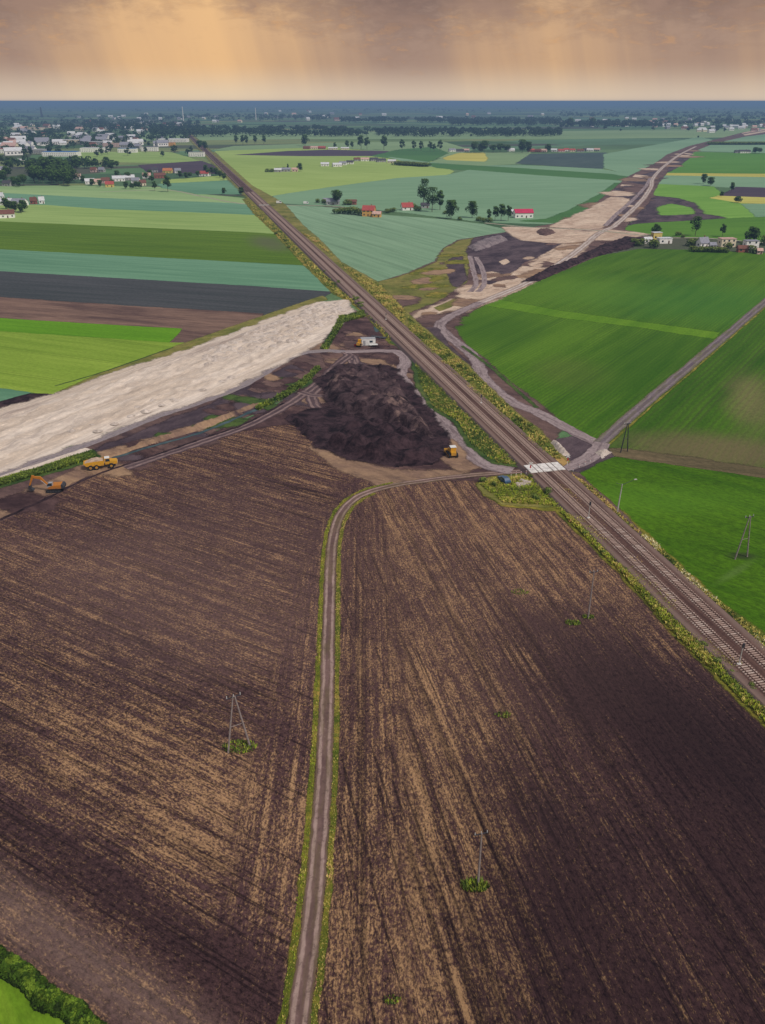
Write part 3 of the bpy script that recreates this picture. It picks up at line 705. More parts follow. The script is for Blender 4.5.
hb = overz([G(*p) for p in SP])
sheet('bare_ground', [(322, 380), (345, 366), (388, 366), (412, 392), (436, 428), (446, 450), (436, 460), (395, 463), (352, 456), (322, 446), (292, 420), (304, 412), (330, 408)], M['soil_black'], 2.0, rim=3.5)
tag(mound('soil_heap', [(97, 459), (140, 444), (200, 424), (250, 405), (262, 401), (258, 406), (206, 429), (150, 445), (108, 459)], .9, 2.0, M['tan_dirty'], .6, .9, 31, 4),
    'long low tan bank between the haul road and the narrow ditch', 'soil bank')
tag(mound('soil_heap', [(322, 446), (340, 428), (372, 422), (408, 429), (440, 452), (432, 465), (395, 467), (352, 458)], 4.0, 5, M['soil_black'], .55, .7, 5, 5, tips=60),
    'large black topsoil heap in front, nearest the curving farm track', 'soil heap')
tag(mound('soil_heap', [(324, 395), (328, 378), (345, 370), (385, 371), (404, 392), (428, 426), (436, 440), (410, 431), (378, 423), (342, 412)], 3.8, 4, M['soil_rear'], .6, 1.0, 9, 5, tips=130),
    'broken ridge of tipped grey and brown soil behind the black heap', 'soil heap')
tag(mound('soil_heap', [(287, 415), (296, 414), (325, 440), (316, 444), (300, 432)], 1.6, 3, M['soil_black'], .7, .6, 13, 4),
    'low dark soil bank at the left end of the heaps', 'soil heap')
tag(mound('soil_heap', [(519, 283), (548, 268), (577, 257), (600, 246), (626, 237), (648, 240), (632, 248), (590, 258), (540, 281)], 1.9, 3.5, M['soil_black'], 1.0, .7, 17, 6, tips=140),
    'long dark soil bank beside the pale works road and green beet field', 'soil heap')
tag(mound('soil_heap', [(468, 247), (480, 241), (500, 236), (508, 240), (490, 247), (476, 252)], 1.6, 3, M['gravel'], 1.2, .7, 21, 6),
    'grey gravel heap at the upper edge of the dark works ground', 'gravel heap')
tag(mound('soil_heap', [(536, 231), (548, 229), (556, 233), (546, 236), (538, 235)], 1.4, 2.5, M['brown'], .9, .8, 22, 4),
    'small brown soil heap beside the cross lane over the works', 'soil heap')
tag(mound('rubble_heap', [(548, 442), (556, 440), (571, 455), (563, 457)], 1.0, 1.5, M['sand_heap'], .5, .8, 23, 2),
    'pale rubble heap beside the level crossing junction', 'rubble heap')
tag(mound('rubble_heap', [(513, 484), (520, 479), (536, 482), (528, 487), (516, 488)], .5, 1.0, M['sand_heap'], .4, .9, 25, 1.5),
    'flat spread of pale rubble next to the blue car', 'rubble heap')
tag(mound('rubble_heap', [(594, 452), (603, 450), (612, 453), (602, 458)], .7, 1.2, M['sand_heap'], .5, .8, 27, 2),
    'small pale rubble pile at the corner of the farm lane', 'rubble heap')

def heap_mesh(seed, r, h):
    m = MB(); rings = 5; n = 14
    m.v.append((0, 0, h))
    for k in range(1, rings + 1):
        q = k / rings
        for i in range(n):
            a = 2 * math.pi * i / n
            rr = r * q * (1 + .22 * noise.noise((math.cos(a) * 1.3, math.sin(a) * 1.3, seed)))
            zz = h * (1 - q) ** 1.15 * (1 + .25 * noise.noise((math.cos(a) * 2 * q, math.sin(a) * 2 * q, seed + 5))) - (.2 if k == rings else 0)
            m.v.append((math.cos(a) * rr, math.sin(a) * rr, zz))
    for i in range(n): m.f.append([0, 1 + i, 1 + (i + 1) % n]); m.m.append(0)
    for k in range(rings - 1):
        for i in range(n):
            a = 1 + k * n; b = a + n; m.f.append([a + i, b + i, b + (i + 1) % n, a + (i + 1) % n]); m.m.append(0)
    me = m.data('sand_heap', M['sand_heap'])
    for p in me.polygons: p.use_smooth = True
    return me
hm = [heap_mesh(s, 2.9, 1.5) for s in (1.1, 7.3, 13.9)]
hpoly = [G(*p) for p in [(205, 349), (255, 328), (318, 305), (342, 303), (345, 311), (328, 325), (300, 345), (262, 352), (225, 362), (200, 372)]]
edge = [(60, 444), (105, 428), (157, 408), (200, 393), (235, 377)]
def put_heap(x, y, s, lab, grp):
    o = bpy.data.objects.new('sand_heap', random.choice(hm)); col.objects.link(o)
    o.location = (x, y, strip_z + .3); o.scale = (s, s * random.uniform(.8, 1.2), s * random.uniform(.5, 1.0)); o.rotation_euler.z = random.uniform(0, 6.28)
    tag(o, lab, 'sand heap', grp)
strip_z = layers[[i for i, l in enumerate(layers)][-1]][2]
strip_z = hb
u = Vector((math.sin(az((60, 444), (235, 377))), math.cos(az((60, 444), (235, 377))))); w = Vector((u.y, -u.x))
c0 = Vector(G(270, 335))
for i in range(-40, 41):
    for j in range(-24, 25):
        p = c0 + u * (i * 4.9 + random.uniform(-1, 1)) + w * (j * 4.6 + random.uniform(-.8, .8))
        if inpoly(p.x, p.y, hpoly) and edge_dist(p.x, p.y, hpoly) > 1.5 and random.random() < .97:
            put_heap(p.x, p.y, random.uniform(.75, 1.15), 'pale sand heap tipped in rows at the far end of the sand strip', 'sand heaps tipped in rows')
el = smooth([G(*p) for p in edge], 12)
acc = 0
for i in range(1, len(el)):
    acc += math.dist(el[i - 1], el[i])
    if acc > 5.5:
        acc = 0
        for k in range(2):
            if random.random() < .75:
                put_heap(el[i][0] + random.uniform(-1, 1) - k * 3.5, el[i][1] + random.uniform(-1, 1) + k * 4, random.uniform(.42, .62), 'low sand heap along the lower edge of the sand strip', 'sand heaps along the lower edge')

# ------------------------------------------------------------------ railway
def rail_px(y): return (210 + (y - 155) / .944, y)
r0 = Vector(G(*rail_px(760))); r1 = Vector(G(*rail_px(180)))
rd = (r1 - r0).normalized(); rn = Vector((rd.y, -rd.x))
rzr = math.atan2(rd.y, rd.x)
def rp(s, o, z=0): p = r0 + rd * s + rn * o; return (p.x, p.y, z)
LEN = (Vector(G(*rail_px(122))) - r0).length
# verges of the railway
ribbon('verge', [rail_px(y_) for y_ in (124, 135, 150, 170, 200, 225)], (34, 20), M['rough_grass'], 1.0)
f = sheet
f('verge', [(243, 199), (254, 213), (275, 233), (305, 265), (335, 294), (349, 301), (366, 314), (393, 345), (386, 331), (340, 288), (300, 248), (262, 208), (252, 198)], M['verge'], .6)
f('verge', [(214, 152), (252, 186), (276, 199), (285, 205), (301, 224), (317, 238), (340, 262), (380, 284), (405, 312), (426, 331), (464, 363), (492, 391), (513, 412), (540, 432), (566, 462), (556, 468), (500, 420), (440, 364), (380, 308), (320, 256), (262, 205), (214, 158)], M['rough_grass'], .6)
f('verge', [(498, 412), (515, 424), (540, 440), (566, 463), (556, 469), (535, 450), (505, 424)], M['verge_dry'], .4)
f('verge', [(392, 342), (412, 356), (418, 385), (432, 408), (456, 422), (470, 446), (494, 463), (528, 468), (545, 470), (500, 432), (450, 386), (410, 346)], M['verge_green'], .6)
ribbon('verge_strip', [(400, 344), (450, 391), (500, 438), (532, 468)], 2.2, M['verge_dry'], .5)
f('verge', [(479, 484), (492, 478), (520, 475), (548, 472), (575, 500), (640, 562), (700, 618), (790, 704), (900, 812), (860, 812), (744, 702), (676, 636), (623, 575), (556, 510), (545, 509.5), (503, 505), (487, 495)], M['verge'], .5)
f('verge', [(536, 473), (550, 472), (600, 520), (640, 560), (632, 560), (580, 514), (545, 486)], M['verge_dry'], .4)
f('verge', [(563, 472), (577, 474), (647, 537), (713, 598), (765, 638), (860, 722), (960, 812), (900, 812), (780, 690), (700, 607), (620, 530)], M['verge'], .5)
f('verge', [(563, 472), (577, 474), (625, 517), (640, 534), (620, 524), (590, 494)], M['brown'], .4)
f('verge', [(478, 486), (488, 480), (512, 477), (538, 476), (548, 490), (553, 506), (545, 507), (503, 504), (487, 495)], M['rough_grass'], .4)

bz = overz([rp(s_, o_)[:2] for s_, o_ in ((0, -5), (0, 5), (400, 5), (900, 5), (900, -5), (400, -5))])+.03
m = MB(); m.uv = []
N = 120
prof = [(-6.6, bz - .3), (-5.2, bz + .55), (5.2, bz + .55), (6.6, bz - .3)]
for i in range(N + 1):
    s = LEN * (i / N) ** 2.2
    for o, z in prof: m.v.append(rp(s, o, z)); m.uv.append((o, s))
    if i:
        for k in range(3): m.f.append([4 * i - 4 + k, 4 * i + k, 4 * i + 1 + k, 4 * i - 3 + k]); m.m.append(0)
bm_ = newmat('track_ballast'); t = NT(bm_)
n1 = t.noise(t.mapping(az_rail, (1.2, .03, 0)), 1, 4, .6); n2 = t.noise(t.position(), 1.3, 5, .75)
c = t.mix(t.ramp(n1, .35, .65), C(80, 56, 50), C(112, 84, 74)); c = t.mix(t.ramp(n2, .35, .7, 0, .6), c, C(50, 34, 34))
uvn = t.node('ShaderNodeUVMap').outputs[0]; sx = t.node('ShaderNodeSeparateXYZ'); t.link(uvn, sx.inputs[0])
ax = t.math('ABSOLUTE', sx.outputs[0])
c = t.mix(t.ramp(ax, 3.4, 4.6, 0, .6), c, C(138, 116, 106))
c = t.mix(t.ramp(ax, 5.1, 5.6, 0, .8), c, C(78, 66, 68))
t.out(c, .95, n2, .6, .1)
tb = m.build('track_bed', bm_); tb['kind'] = 'structure'
if tb.data.polygons[0].normal.z < 0: tb.data.flip_normals()
rt = bz + .55
steel = paint('worn_rail_steel', C(138, 108, 96), .35, .15, metal=.6)
concrete = paint('sleeper_concrete', C(166, 142, 130), .9, .2)
concrete_b = paint('sleeper_concrete_stained', C(150, 127, 116), .9, .25); concrete_c = paint('sleeper_concrete_pale', C(184, 164, 152), .9, .2)
oldc = paint('weathered_concrete', C(170, 164, 156), .9, .15)
first = 16.0     # metres from r0 to the first sleeper in view
for o0, lab in ((-2.1, 'railway track with concrete sleepers nearer the ploughed field'), (2.1, 'railway track with concrete sleepers nearer the green wheat')):
    root = empty('railway_track', rp(0, o0, rt), 0, lab, 'railway track', 'two parallel railway tracks')
    base = Vector(rp(0, o0, rt))
    for g_ in (-.75, .75):
        m = MB()
        for i in range(N + 1):
            s = LEN * (i / N) ** 2
            for dx, dz in ((-.07, .06), (-.045, .24), (.045, .24), (.07, .06)):
                p = Vector(rp(s, g_ + dx, dz)) - Vector(rp(0, 0, 0)); m.v.append(tuple(p))
            if i:
                for k in range(3): m.f.append([4 * i - 4 + k, 4 * i + k, 4 * i + 1 + k, 4 * i - 3 + k]); m.m.append(0)
        m.build('rail', steel, root)
    sms = [MB().box((0, 0, .04), (.27, 2.6, .16), 0, 0, .94).data('sleeper', mt_) for mt_ in (concrete, concrete, concrete_b, concrete_c)]
    for i in range(100):
        s = first + i * .62
        o = bpy.data.objects.new('sleeper', random.choice(sms)); col.objects.link(o); o.parent = root
        o.location = (rd.x * s, rd.y * s, 0); o.rotation_euler.z = rzr
    m = MB(); s = first + 62
    cs, sn = rzr, 0
    while s < 900:
        p = rd * s; m.box((p.x, p.y, .04), (.27, 2.6, .16), 0, rzr); s += .62
    st = m.build('sleeper', concrete, root); st['kind'] = 'stuff'

# level crossing
xc = (Vector(G(548.5, 470)) - r0).dot(rd)
white_c = paint('white_crossing_slab', C(216, 210, 204), .8, .22, 1.2)
lx = empty('level_crossing', rp(xc, 0, rt), rzr, 'white concrete level crossing deck laid across both tracks', 'level crossing')
for lo, hi in ((-5.0, -2.97), (-2.73, -1.47), (-1.23, 1.23), (1.47, 2.73), (2.97, 5.0)):
    for k in (-1, 0, 1):
        MB().box((k * 1.75, -(lo + hi) / 2, .17), (1.68, hi - lo, .18), 0, 0, .98).build('deck_panel', white_c, lx)
# far crossing
xf = (Vector(G(*rail_px(206))) - r0).dot(rd)
lx2 = empty('level_crossing', rp(xf, 0, rt), rzr, 'small pale crossing where the far lane meets the railway', 'level crossing')
for lo, hi in ((-4.6, -2.97), (-2.73, -1.47), (-1.23, 1.23), (1.47, 2.73), (2.97, 4.6)):
    MB().box((0, -(lo + hi) / 2, .17), (6, hi - lo, .18)).build('deck_panel', oldc, lx2)

# ------------------------------------------------------------------ vegetation
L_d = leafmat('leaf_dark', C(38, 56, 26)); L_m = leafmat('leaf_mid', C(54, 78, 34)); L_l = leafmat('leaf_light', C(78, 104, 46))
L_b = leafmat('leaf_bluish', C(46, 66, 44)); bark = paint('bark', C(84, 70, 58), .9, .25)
G_y = leafmat('grass_yellow', C(192, 176, 94), .25); G_g = leafmat('grass_green', C(112, 128, 52), .3); G_o = leafmat('grass_ochre', C(214, 178, 120), .2)
G_b = leafmat('grass_bright', C(154, 166, 50), .25); G_dk = leafmat('weed_dark', C(62, 84, 34), .3); G_c = leafmat('flower_cream', C(228, 220, 176), .1)
tree_mats = [L_d, L_m, L_l]

def rand_dir():
    z = random.uniform(-1, 1); a = random.uniform(0, 6.2832); r = math.sqrt(1 - z * z)
    return Vector((r * math.cos(a), r * math.sin(a), z))

def leaf(m, p, d, s, mi):
    u = d.orthogonal().normalized(); u.rotate(__import__('mathutils').Quaternion(d, random.uniform(0, 6.28))); v = d.cross(u)
    a, b = s * random.uniform(.7, 1.2), s * random.uniform(.45, .8)
    m.add([p - u * a, p - v * b + d * (.2 * s), p + u * a, p + v * b - d * (.1 * s)], [(0, 1, 2, 3)], mi)

def crown_mb(h, w, lobes, n, ls, low=.28, shape='round'):
    """leaf clumps over a crown of uneven lobes; total height h, width w"""
    m = MB(); L = []
    cz0 = h * low
    for i in range(lobes):
        q = random.random()
        zz = cz0 + (h - cz0) * (.12 + .8 * q)
        if shape == 'round': rad = w * .5 * math.sqrt(max(.1, 1 - (2 * q - .9) ** 2)) * .72
        elif shape == 'tall': rad = w * .5 * (.95 - .6 * q) * .7
        else: rad = w * .45
        a = random.uniform(0, 6.28); rr = rad * math.sqrt(random.random())
        L.append((Vector((math.cos(a) * rr, math.sin(a) * rr, zz)), w * random.uniform(.16, .27)))
    L.append((Vector((0, 0, cz0 + (h - cz0) * .5)), w * .34))
    for i in range(n):
        c_, r = random.choice(L)
        d = rand_dir()
        if d.z < -.4 and random.random() < .5: d.z = -d.z
        p = c_ + d * r * random.uniform(.7, 1.08); p.z = min(p.z, h)
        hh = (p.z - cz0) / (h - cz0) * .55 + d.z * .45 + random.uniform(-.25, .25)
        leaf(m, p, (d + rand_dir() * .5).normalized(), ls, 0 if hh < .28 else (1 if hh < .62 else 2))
    return m

def trunk_mb(h, r, spread, top=.62):
    m = MB(); p = Vector((0, 0, -.3)); N_ = 4; lean = Vector((random.uniform(-.05, .05), random.uniform(-.05, .05), 1))
    for i in range(N_):
        q = p + lean * (h * top / N_) + Vector((random.uniform(-.1, .1), random.uniform(-.1, .1), 0)) * r
        m.tube(p, q, r * (1 - .18 * i), r * (1 - .18 * (i + 1)), 7)
        if i >= 1:
            for k in range(2):
                a = random.uniform(0, 6.28)
                m.tube(q, q + Vector((math.cos(a) * spread * .4, math.sin(a) * spread * .4, h * .16)), r * .4, r * .1, 5)
        p = q
    return m

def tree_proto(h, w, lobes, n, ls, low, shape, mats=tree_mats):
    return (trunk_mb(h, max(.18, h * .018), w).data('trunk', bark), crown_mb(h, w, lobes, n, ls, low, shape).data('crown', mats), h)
protos = {
 'broad': [tree_proto(18, 16, 12, 1500, .75, .2, 'round') for _ in range(3)],
 'upright': [tree_proto(20, 11, 11, 1300, .7, .22, 'round') for _ in range(3)],
 'tall': [tree_proto(20, 9, 10, 1100, .7, .12, 'tall') for _ in range(2)],
 'open': [tree_proto(22, 15, 8, 900, .7, .3, 'round') for _ in range(2)],
}
bush_meshes = []
bush_mats = [leafmat('bush_dark', C(52, 72, 30)), leafmat('bush_mid', C(78, 100, 42)), leafmat('bush_light', C(112, 126, 58))]
for k in range(4):
    m = crown_mb(3.0, 5.6, 9, 460, .3, .0, 'round'); bush_meshes.append(m.data('shrub', bush_mats))
small_tree = []
for k in range(5):
    m = crown_mb(12, 11, 7, 170, 1.25, .08, 'round'); m.tube((0, 0, -.2), (0, 0, 5), .3, .2, 5, 3); small_tree.append(m.data('tree', [L_d, L_b, L_m, bark]))

def tree(px, py, hpx, kind, label, group=None, wide=1.0, name='tree'):
    x, y = G(px, py); h = hpx * mpp(py) / .97
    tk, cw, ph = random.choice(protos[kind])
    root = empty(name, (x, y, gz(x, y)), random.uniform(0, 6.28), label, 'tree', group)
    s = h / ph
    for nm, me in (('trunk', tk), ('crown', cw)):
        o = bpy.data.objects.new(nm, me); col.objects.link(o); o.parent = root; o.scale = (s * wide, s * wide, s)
    return root

def stree(x, y, h, label, group, wide=1.0):
    o = bpy.data.objects.new('tree', random.choice(small_tree)); col.objects.link(o)
    o.location = (x, y, gz(x, y)); s = h / 12; o.scale = (s * wide, s * wide, s); o.rotation_euler.z = random.uniform(0, 6.28)
    return tag(o, label, 'tree', group)

def shrub(x, y, h, label, group, wide=1.0, z=None):
    o = bpy.data.objects.new('shrub', random.choice(bush_meshes)); col.objects.link(o)
    o.location = (x, y, (gz(x, y) if z is None else z) - .05); s = h / 3; o.scale = (s * wide, s * wide, s); o.rotation_euler.z = random.uniform(0, 6.28)
    return tag(o, label, 'shrub', group)

# hand-placed trees round the farms
T = tree
T(337, 205, 13.5, 'broad', 'single round tree behind the grey-roofed farm by the lane')
T(423, 207, 25, 'open', 'tall leaning tree left of the tree group by the red-roofed house')
T(432, 212, 22, 'open', 'broad tree in front of the pair beside the red-roofed house')
T(440, 210, 18, 'upright', 'smaller tree at the right of the group by the red-roofed house')
T(451, 219, 17, 'broad', 'broad tree in the lane row, third from the pink-roofed barn')
T(472, 218, 15, 'broad', 'round tree in the lane row, second from the pink-roofed barn')
for px, hp in ((489, 11), (495, 14), (501, 16), (508, 14)): T(px, 221, hp, 'upright', 'slim dark tree close to the left end of the pink-roofed barn', 'slim trees by the pink-roofed barn')
T(224, 194.5, 6, 'broad', 'small round tree left of the railway, further from the rails')
T(241, 195, 7, 'broad', 'small round tree left of the railway, right beside the rails', wide=1.2)
T(168, 192, 15, 'upright', 'tall upright tree standing at the field edge below the houses')
T(155, 191, 9, 'upright', 'shorter tree left of the tall upright tree at the field edge')
T(655, 236, 11, 'broad', 'dark tree behind the white houses at the lane end')
T(695, 236, 19, 'open', 'big loose tree between the two house groups on the right')
T(722, 237, 12, 'upright', 'medium tree behind the large cream house on the right')
T(750, 243, 15, 'broad', 'wide dark tree beside the white house at the right edge', wide=1.15)
T(703, 184, 9, 'broad', 'left tree of the clump in the green field near the new road', 'tree clump in the field')
T(710, 186, 8, 'broad', 'right tree of the clump in the green field near the new road', 'tree clump in the field', 1.3)
T(731, 193, 10, 'upright', 'tree at the corner of the dark ploughed patch on the right')
T(721, 197, 5, 'broad', 'small tree just below the corner tree by the dark patch')
T(738, 203, 6, 'broad', 'low wide tree on the yellow strip below the dark patch', wide=1.6)
# row of field trees
row_lab = 'field tree in the loose row beyond the purple field'
for px, py, hp in ((347, 149, 8), (352, 149, 7), (361, 149.5, 13), (367, 149.5, 11), (384, 150, 13), (402, 150.5, 10), (414, 150.5, 9), (421, 151, 9), (430, 151.5, 9), (434, 151.5, 7), (440, 151, 10), (335, 149, 6)):
    T(px, py, hp, 'upright', row_lab, 'field trees in a loose row', wide=1.1)
for px in (236, 243, 247, 255, 264): T(px, 145, 9, 'upright', 'field tree in the small row right of the railway, before the woods', 'small row right of the railway')
T(305, 146, 10, 'broad', 'dark tree by the far farm left of the field row')
for px, hp in ((474, 10), (484, 11), (481, 8), (522, 12), (528, 10), (548, 8)): T(px, 153, hp, 'broad', 'dark tree among the far farms above the yellow patch', 'trees among the far farms')
for px, hp in ((493, 7), (500, 8), (507, 7)): T(px, 152.5, hp, 'broad', 'low tree in the thicket between the far farms', 'thicket between the far farms', 1.4)
for px in (592, 570): T(px, 128, 9, 'broad', 'round tree standing alone in front of the far wood', 'round trees before the far wood')
T(698, 138.5, 2.5, 'broad', 'tiny lone tree beside the far end of the new road')
T(471, 137, 3, 'broad', 'low bush-like tree alone in the far pale field')
# right-hand garden bushes
sh = shrub
def shpx(px, py, hpx, label, group, wide=1.0):
    x, y = G(px, py); sh(x, y, hpx * mpp(py), label, group, wide)
for px, py, hp in ((640, 246, 7), (653, 248, 8), (634, 244, 5), (678, 236, 4), (683, 238, 3)): shpx(px, py, hp, 'round garden bush at the white houses by the lane', 'bushes at the white houses')
for px in range(692, 727, 4): shpx(px, 251.5 + (px - 692) * .03, 5, 'clipped hedge bush in front of the large right-hand houses', 'hedge bushes before the right-hand houses', 1.2)
for px, py, hp in ((690, 246, 7), (697, 244, 5), (728, 249, 6), (752, 253, 7), (764, 245, 9), (732, 246, 4), (744, 246, 5)): shpx(px, py, hp, 'garden bush between the right-hand houses', 'garden bushes of the right-hand houses')
for px, py, hp in ((337, 214, 5), (342, 213.5, 5), (347, 214, 6), (353, 214.5, 7), (358, 215, 6), (388, 213, 4), (393, 212, 4)): shpx(px, py, hp, 'dark garden bush beside the orange house', 'bushes beside the orange house', 1.2)
for px, py, hp in ((318, 203, 4), (324, 203.5, 4), (346, 205, 5), (350, 205, 4)): shpx(px, py, hp, 'bush round the grey-roofed farm by the lane', 'bushes round the grey-roofed farm')
for px, py, hp in ((478, 221, 4), (484, 222, 4), (490, 222, 4), (460, 220, 3), (412, 209, 5), (418, 211, 4), (445, 214, 3)): shpx(px, py, hp, 'bush along the lane between the barn and the red-roofed house', 'bushes along the lane', 1.3)
for px in range(398, 426, 3): shpx(px, 165 + (px - 398) * .06, 3.6, 'bush in the long low hedge at the end of the white farm', 'long low hedge at the white farm', 2.2)
for px in range(712, 768, 3): shpx(px, 144.6, 2.6, 'bush in the long hedge line beyond the right-hand green field', 'hedge line beyond the green field', 3)
for px, py, hp in ((268, 172, 3), (272, 172, 3), (277, 171, 3), (283, 171, 3.5)): shpx(px, py, hp, 'bush at the small farm in the light green field', 'bushes at the small farm', 1.5)
T(288, 171, 6.5, 'tall', 'narrow dark tree at the small farm in the light green field')
T(300, 171.5, 7.5, 'broad', 'round tree at the right end of the small farm')

# woods and tree belts too many to count
def belt(name, rows, n, hm_, mats, seed=1, cl=26):
    """rows: list of (px0, px1, py0, py1)"""
    m = MB(); tot = sum((b - a) for a, b, c_, d in rows)
    for a, b, c_, d in rows:
        for i in range(int(n * (b - a) / tot)):
            px = random.uniform(a, b); py = random.uniform(c_, d); x, y = G(px, py)
            if noise.noise((px / 14, py / 3, seed)) < -.28: continue
            h = hm_ * random.uniform(.6, 1.25); w = h * random.uniform(.8, 1.3)
            for k in range(cl):
                dd = rand_dir(); dd.z = abs(dd.z) if random.random() < .8 else dd.z
                p = Vector((x, y, h * .5)) + Vector((dd.x * w * .5, dd.y * w * .5, dd.z * h * .48))
                leaf(m, p, dd, h * .2, 2 if dd.z > .75 and random.random() < .6 else (1 if random.random() < .5 else 0))
    o = m.build(name, mats); o['kind'] = 'stuff'; return o
belt('far_wood', [(150, 345, 129, 137), (60, 200, 122, 131), (330, 560, 131.5, 137)], 1700, 14, [L_d, L_d, L_b])
belt('far_wood', [(450, 560, 122, 126), (560, 662, 124, 128), (340, 560, 120, 123)], 1000, 17, [L_d, L_d, L_b], 4)
belt('far_wood', [(660, 765, 119, 126), (560, 765, 113, 118), (140, 330, 116, 121)], 800, 17, [L_d, L_b, L_b], 7)
belt('far_wood', [(0, 765, 106.5, 113), (0, 765, 104, 107)], 900, 20, [L_d, L_b, L_b], 9, 12)
belt('far_wood', [(0, 765, 102.2, 104)], 400, 26, [L_d, L_b, L_b], 13, 9)
belt('far_wood', [(0, 140, 116, 128), (0, 190, 128, 142)], 700, 12, [L_d, L_b, L_b], 15)
belt('far_wood', [(0, 120, 142, 150), (0, 112, 162, 169)], 200, 9, [L_d, L_b, L_m], 18)
# the dense grove at the left: each tree
for i in range(46):
    px = random.uniform(31, 76); py = random.uniform(172, 186.5)
    if px < 40 and py > 184: continue
    T(px, py, random.uniform(10, 15), random.choice(['broad', 'upright']), 'dark tree in the dense grove left of the houses', 'trees of the dense grove', 1.1)
for i in range(34):
    px = random.uniform(0, 118); py = random.uniform(163, 170)
    T(px, py, random.uniform(5, 8), 'broad', 'tree in the long belt behind the grove', 'trees of the belt behind the grove', 1.2)
for px, py in ((14, 186), (19, 187), (24, 186), (8, 178), (4, 182), (10, 211), (16, 212), (21, 213), (6, 209), (23, 212), (0, 183)):
    T(px, py, random.uniform(8, 11), 'broad', 'tree beside the houses at the left edge', 'trees at the left edge houses', 1.1)
for i in range(70):
    px = random.uniform(0, 205); py = random.uniform(131, 157)
    x, y = G(px, py); stree(x, y, random.uniform(9, 15), 'garden tree among the roofs of the town', 'garden trees in the town', 1.1)
for px, py in ((83, 183), (92, 186), (100, 187), (126, 189), (132, 189), (136, 188), (140, 188.5), (112, 186), (117, 178), (128, 180), (146, 180), (150, 176), (180, 178), (186, 179), (190, 178), (206, 172), (212, 174), (216, 176), (220, 178), (209, 176), (224, 180), (198, 177), (205, 150), (200, 149), (75, 168), (152, 183)):
    T(px, py, random.uniform(5, 8), 'broad', 'garden tree among the houses above the left fields', 'garden trees above the left fields', 1.15)

# ---- grass and weeds along the railway and tracks
def tufts(name, polys, n, h0, h1, mats, weights, z=None, wid=.45, clus=5, patch=9.0, seed=0):
    m = MB(); polys = [[G(*p) for p in q] for q in polys]
    areas = []
    for q in polys:
        areas.append(abs(sum(q[i][0] * q[(i + 1) % len(q)][1] - q[(i + 1) % len(q)][0] * q[i][1] for i in range(len(q)))) / 2)
    tot = sum(areas); zz = 0
    for q, ar in zip(polys, areas):
        x0, x1 = min(p[0] for p in q), max(p[0] for p in q); y0, y1 = min(p[1] for p in q), max(p[1] for p in q)
        k = int(n * ar / tot); tries = 0; near = [l for l in layers if l[1][0] < x1 and l[1][2] > x0 and l[1][1] < y1 and l[1][3] > y0]
        while k > 0 and tries < n * 60:
            tries += 1
            x, y = random.uniform(x0, x1), random.uniform(y0, y1)
            if not inpoly(x, y, q): continue
            k -= 1; zz = 0
            for pl, bb, z_ in near:
                if z_ > zz and bb[0] <= x <= bb[2] and bb[1] <= y <= bb[3] and inpoly(x, y, pl): zz = z_
            pn = noise.noise((x / patch, y / patch, seed)) * .5 + .5
            # patches of one plant
            tsum = 0; r = min(.999, max(0, pn * .75 + random.random() * .5 - .12)); mi = len(weights) - 1
            for i, w_ in enumerate(weights):
                tsum += w_
                if r < tsum: mi = i; break
            h = random.uniform(h0, h1) * (.6 + .8 * pn)
            for b in range(clus):
                a = random.uniform(0, 6.28); ln = h * random.uniform(.3, .8)
                ox, oy = random.uniform(-.3, .3) * h, random.uniform(-.3, .3) * h
                ca, sa = math.cos(a), math.sin(a); w2 = wid * h * random.uniform(.6, 1.2) / 2
                m.add([(x + ox - sa * w2, y + oy + ca * w2, zz - .03), (x + ox + sa * w2, y + oy - ca * w2, zz - .03),
                       (x + ox + ca * ln + sa * w2 * .5, y + oy + sa * ln - ca * w2 * .5, zz + h * random.uniform(.6, 1)),
                       (x + ox + ca * ln - sa * w2 * .5, y + oy + sa * ln + ca * w2 * .5, zz + h * random.uniform(.6, 1))], [(0, 1, 2, 3)], mi)
    o = m.build(name, mats); o['kind'] = 'stuff'; return o
vW = [(560, 512), (585, 520), (640, 572), (700, 628), (770, 694), (850, 775), (830, 790), (744, 702), (676, 636), (623, 575)]
tufts('verge_grass', [vW], 11000, .25, .7, [G_dk, G_g, G_b, G_y, G_o], [.14, .24, .22, .27, .13], seed=3)
tufts('verge_grass', [[(480, 485), (495, 479), (520, 478), (548, 478), (585, 514), (575, 520), (553, 506), (503, 503)]], 3600, .2, .6, [G_dk, G_g, G_b, G_y, G_o], [.12, .2, .28, .3, .1], seed=5)
tufts('dry_grass', [[(540, 476), (552, 476), (600, 522), (650, 570), (640, 572), (590, 522)]], 1600, .3, .7, [G_o, G_y, G_o, G_g], [.35, .25, .3, .1], seed=6)
tufts('verge_grass', [[(640, 536), (650, 540), (713, 599), (765, 639), (830, 696), (815, 700), (740, 632), (690, 586)]], 4200, .25, .7, [G_dk, G_g, G_y, G_c, G_o], [.25, .2, .25, .18, .12], seed=8)
tufts('dry_grass', [[(570, 474), (590, 486), (640, 534), (625, 530), (585, 492)]], 900, .2, .6, [G_o, G_y, G_g], [.45, .25, .3], seed=9)
tufts('verge_grass', [[(408, 318), (425, 332), (463, 364), (492, 392), (513, 413), (540, 434), (562, 460), (548, 458), (500, 418), (440, 362), (410, 334)]], 8000, .3, .9, [G_dk, G_g, G_y, G_o], [.25, .3, .3, .15], seed=10)
tufts('verge_grass', [[(300, 232), (317, 240), (340, 264), (380, 286), (405, 312), (405, 326), (380, 302), (330, 254)]], 3600, .4, 1.1, [G_dk, G_g, G_y, G_o], [.2, .2, .35, .25], seed=11)
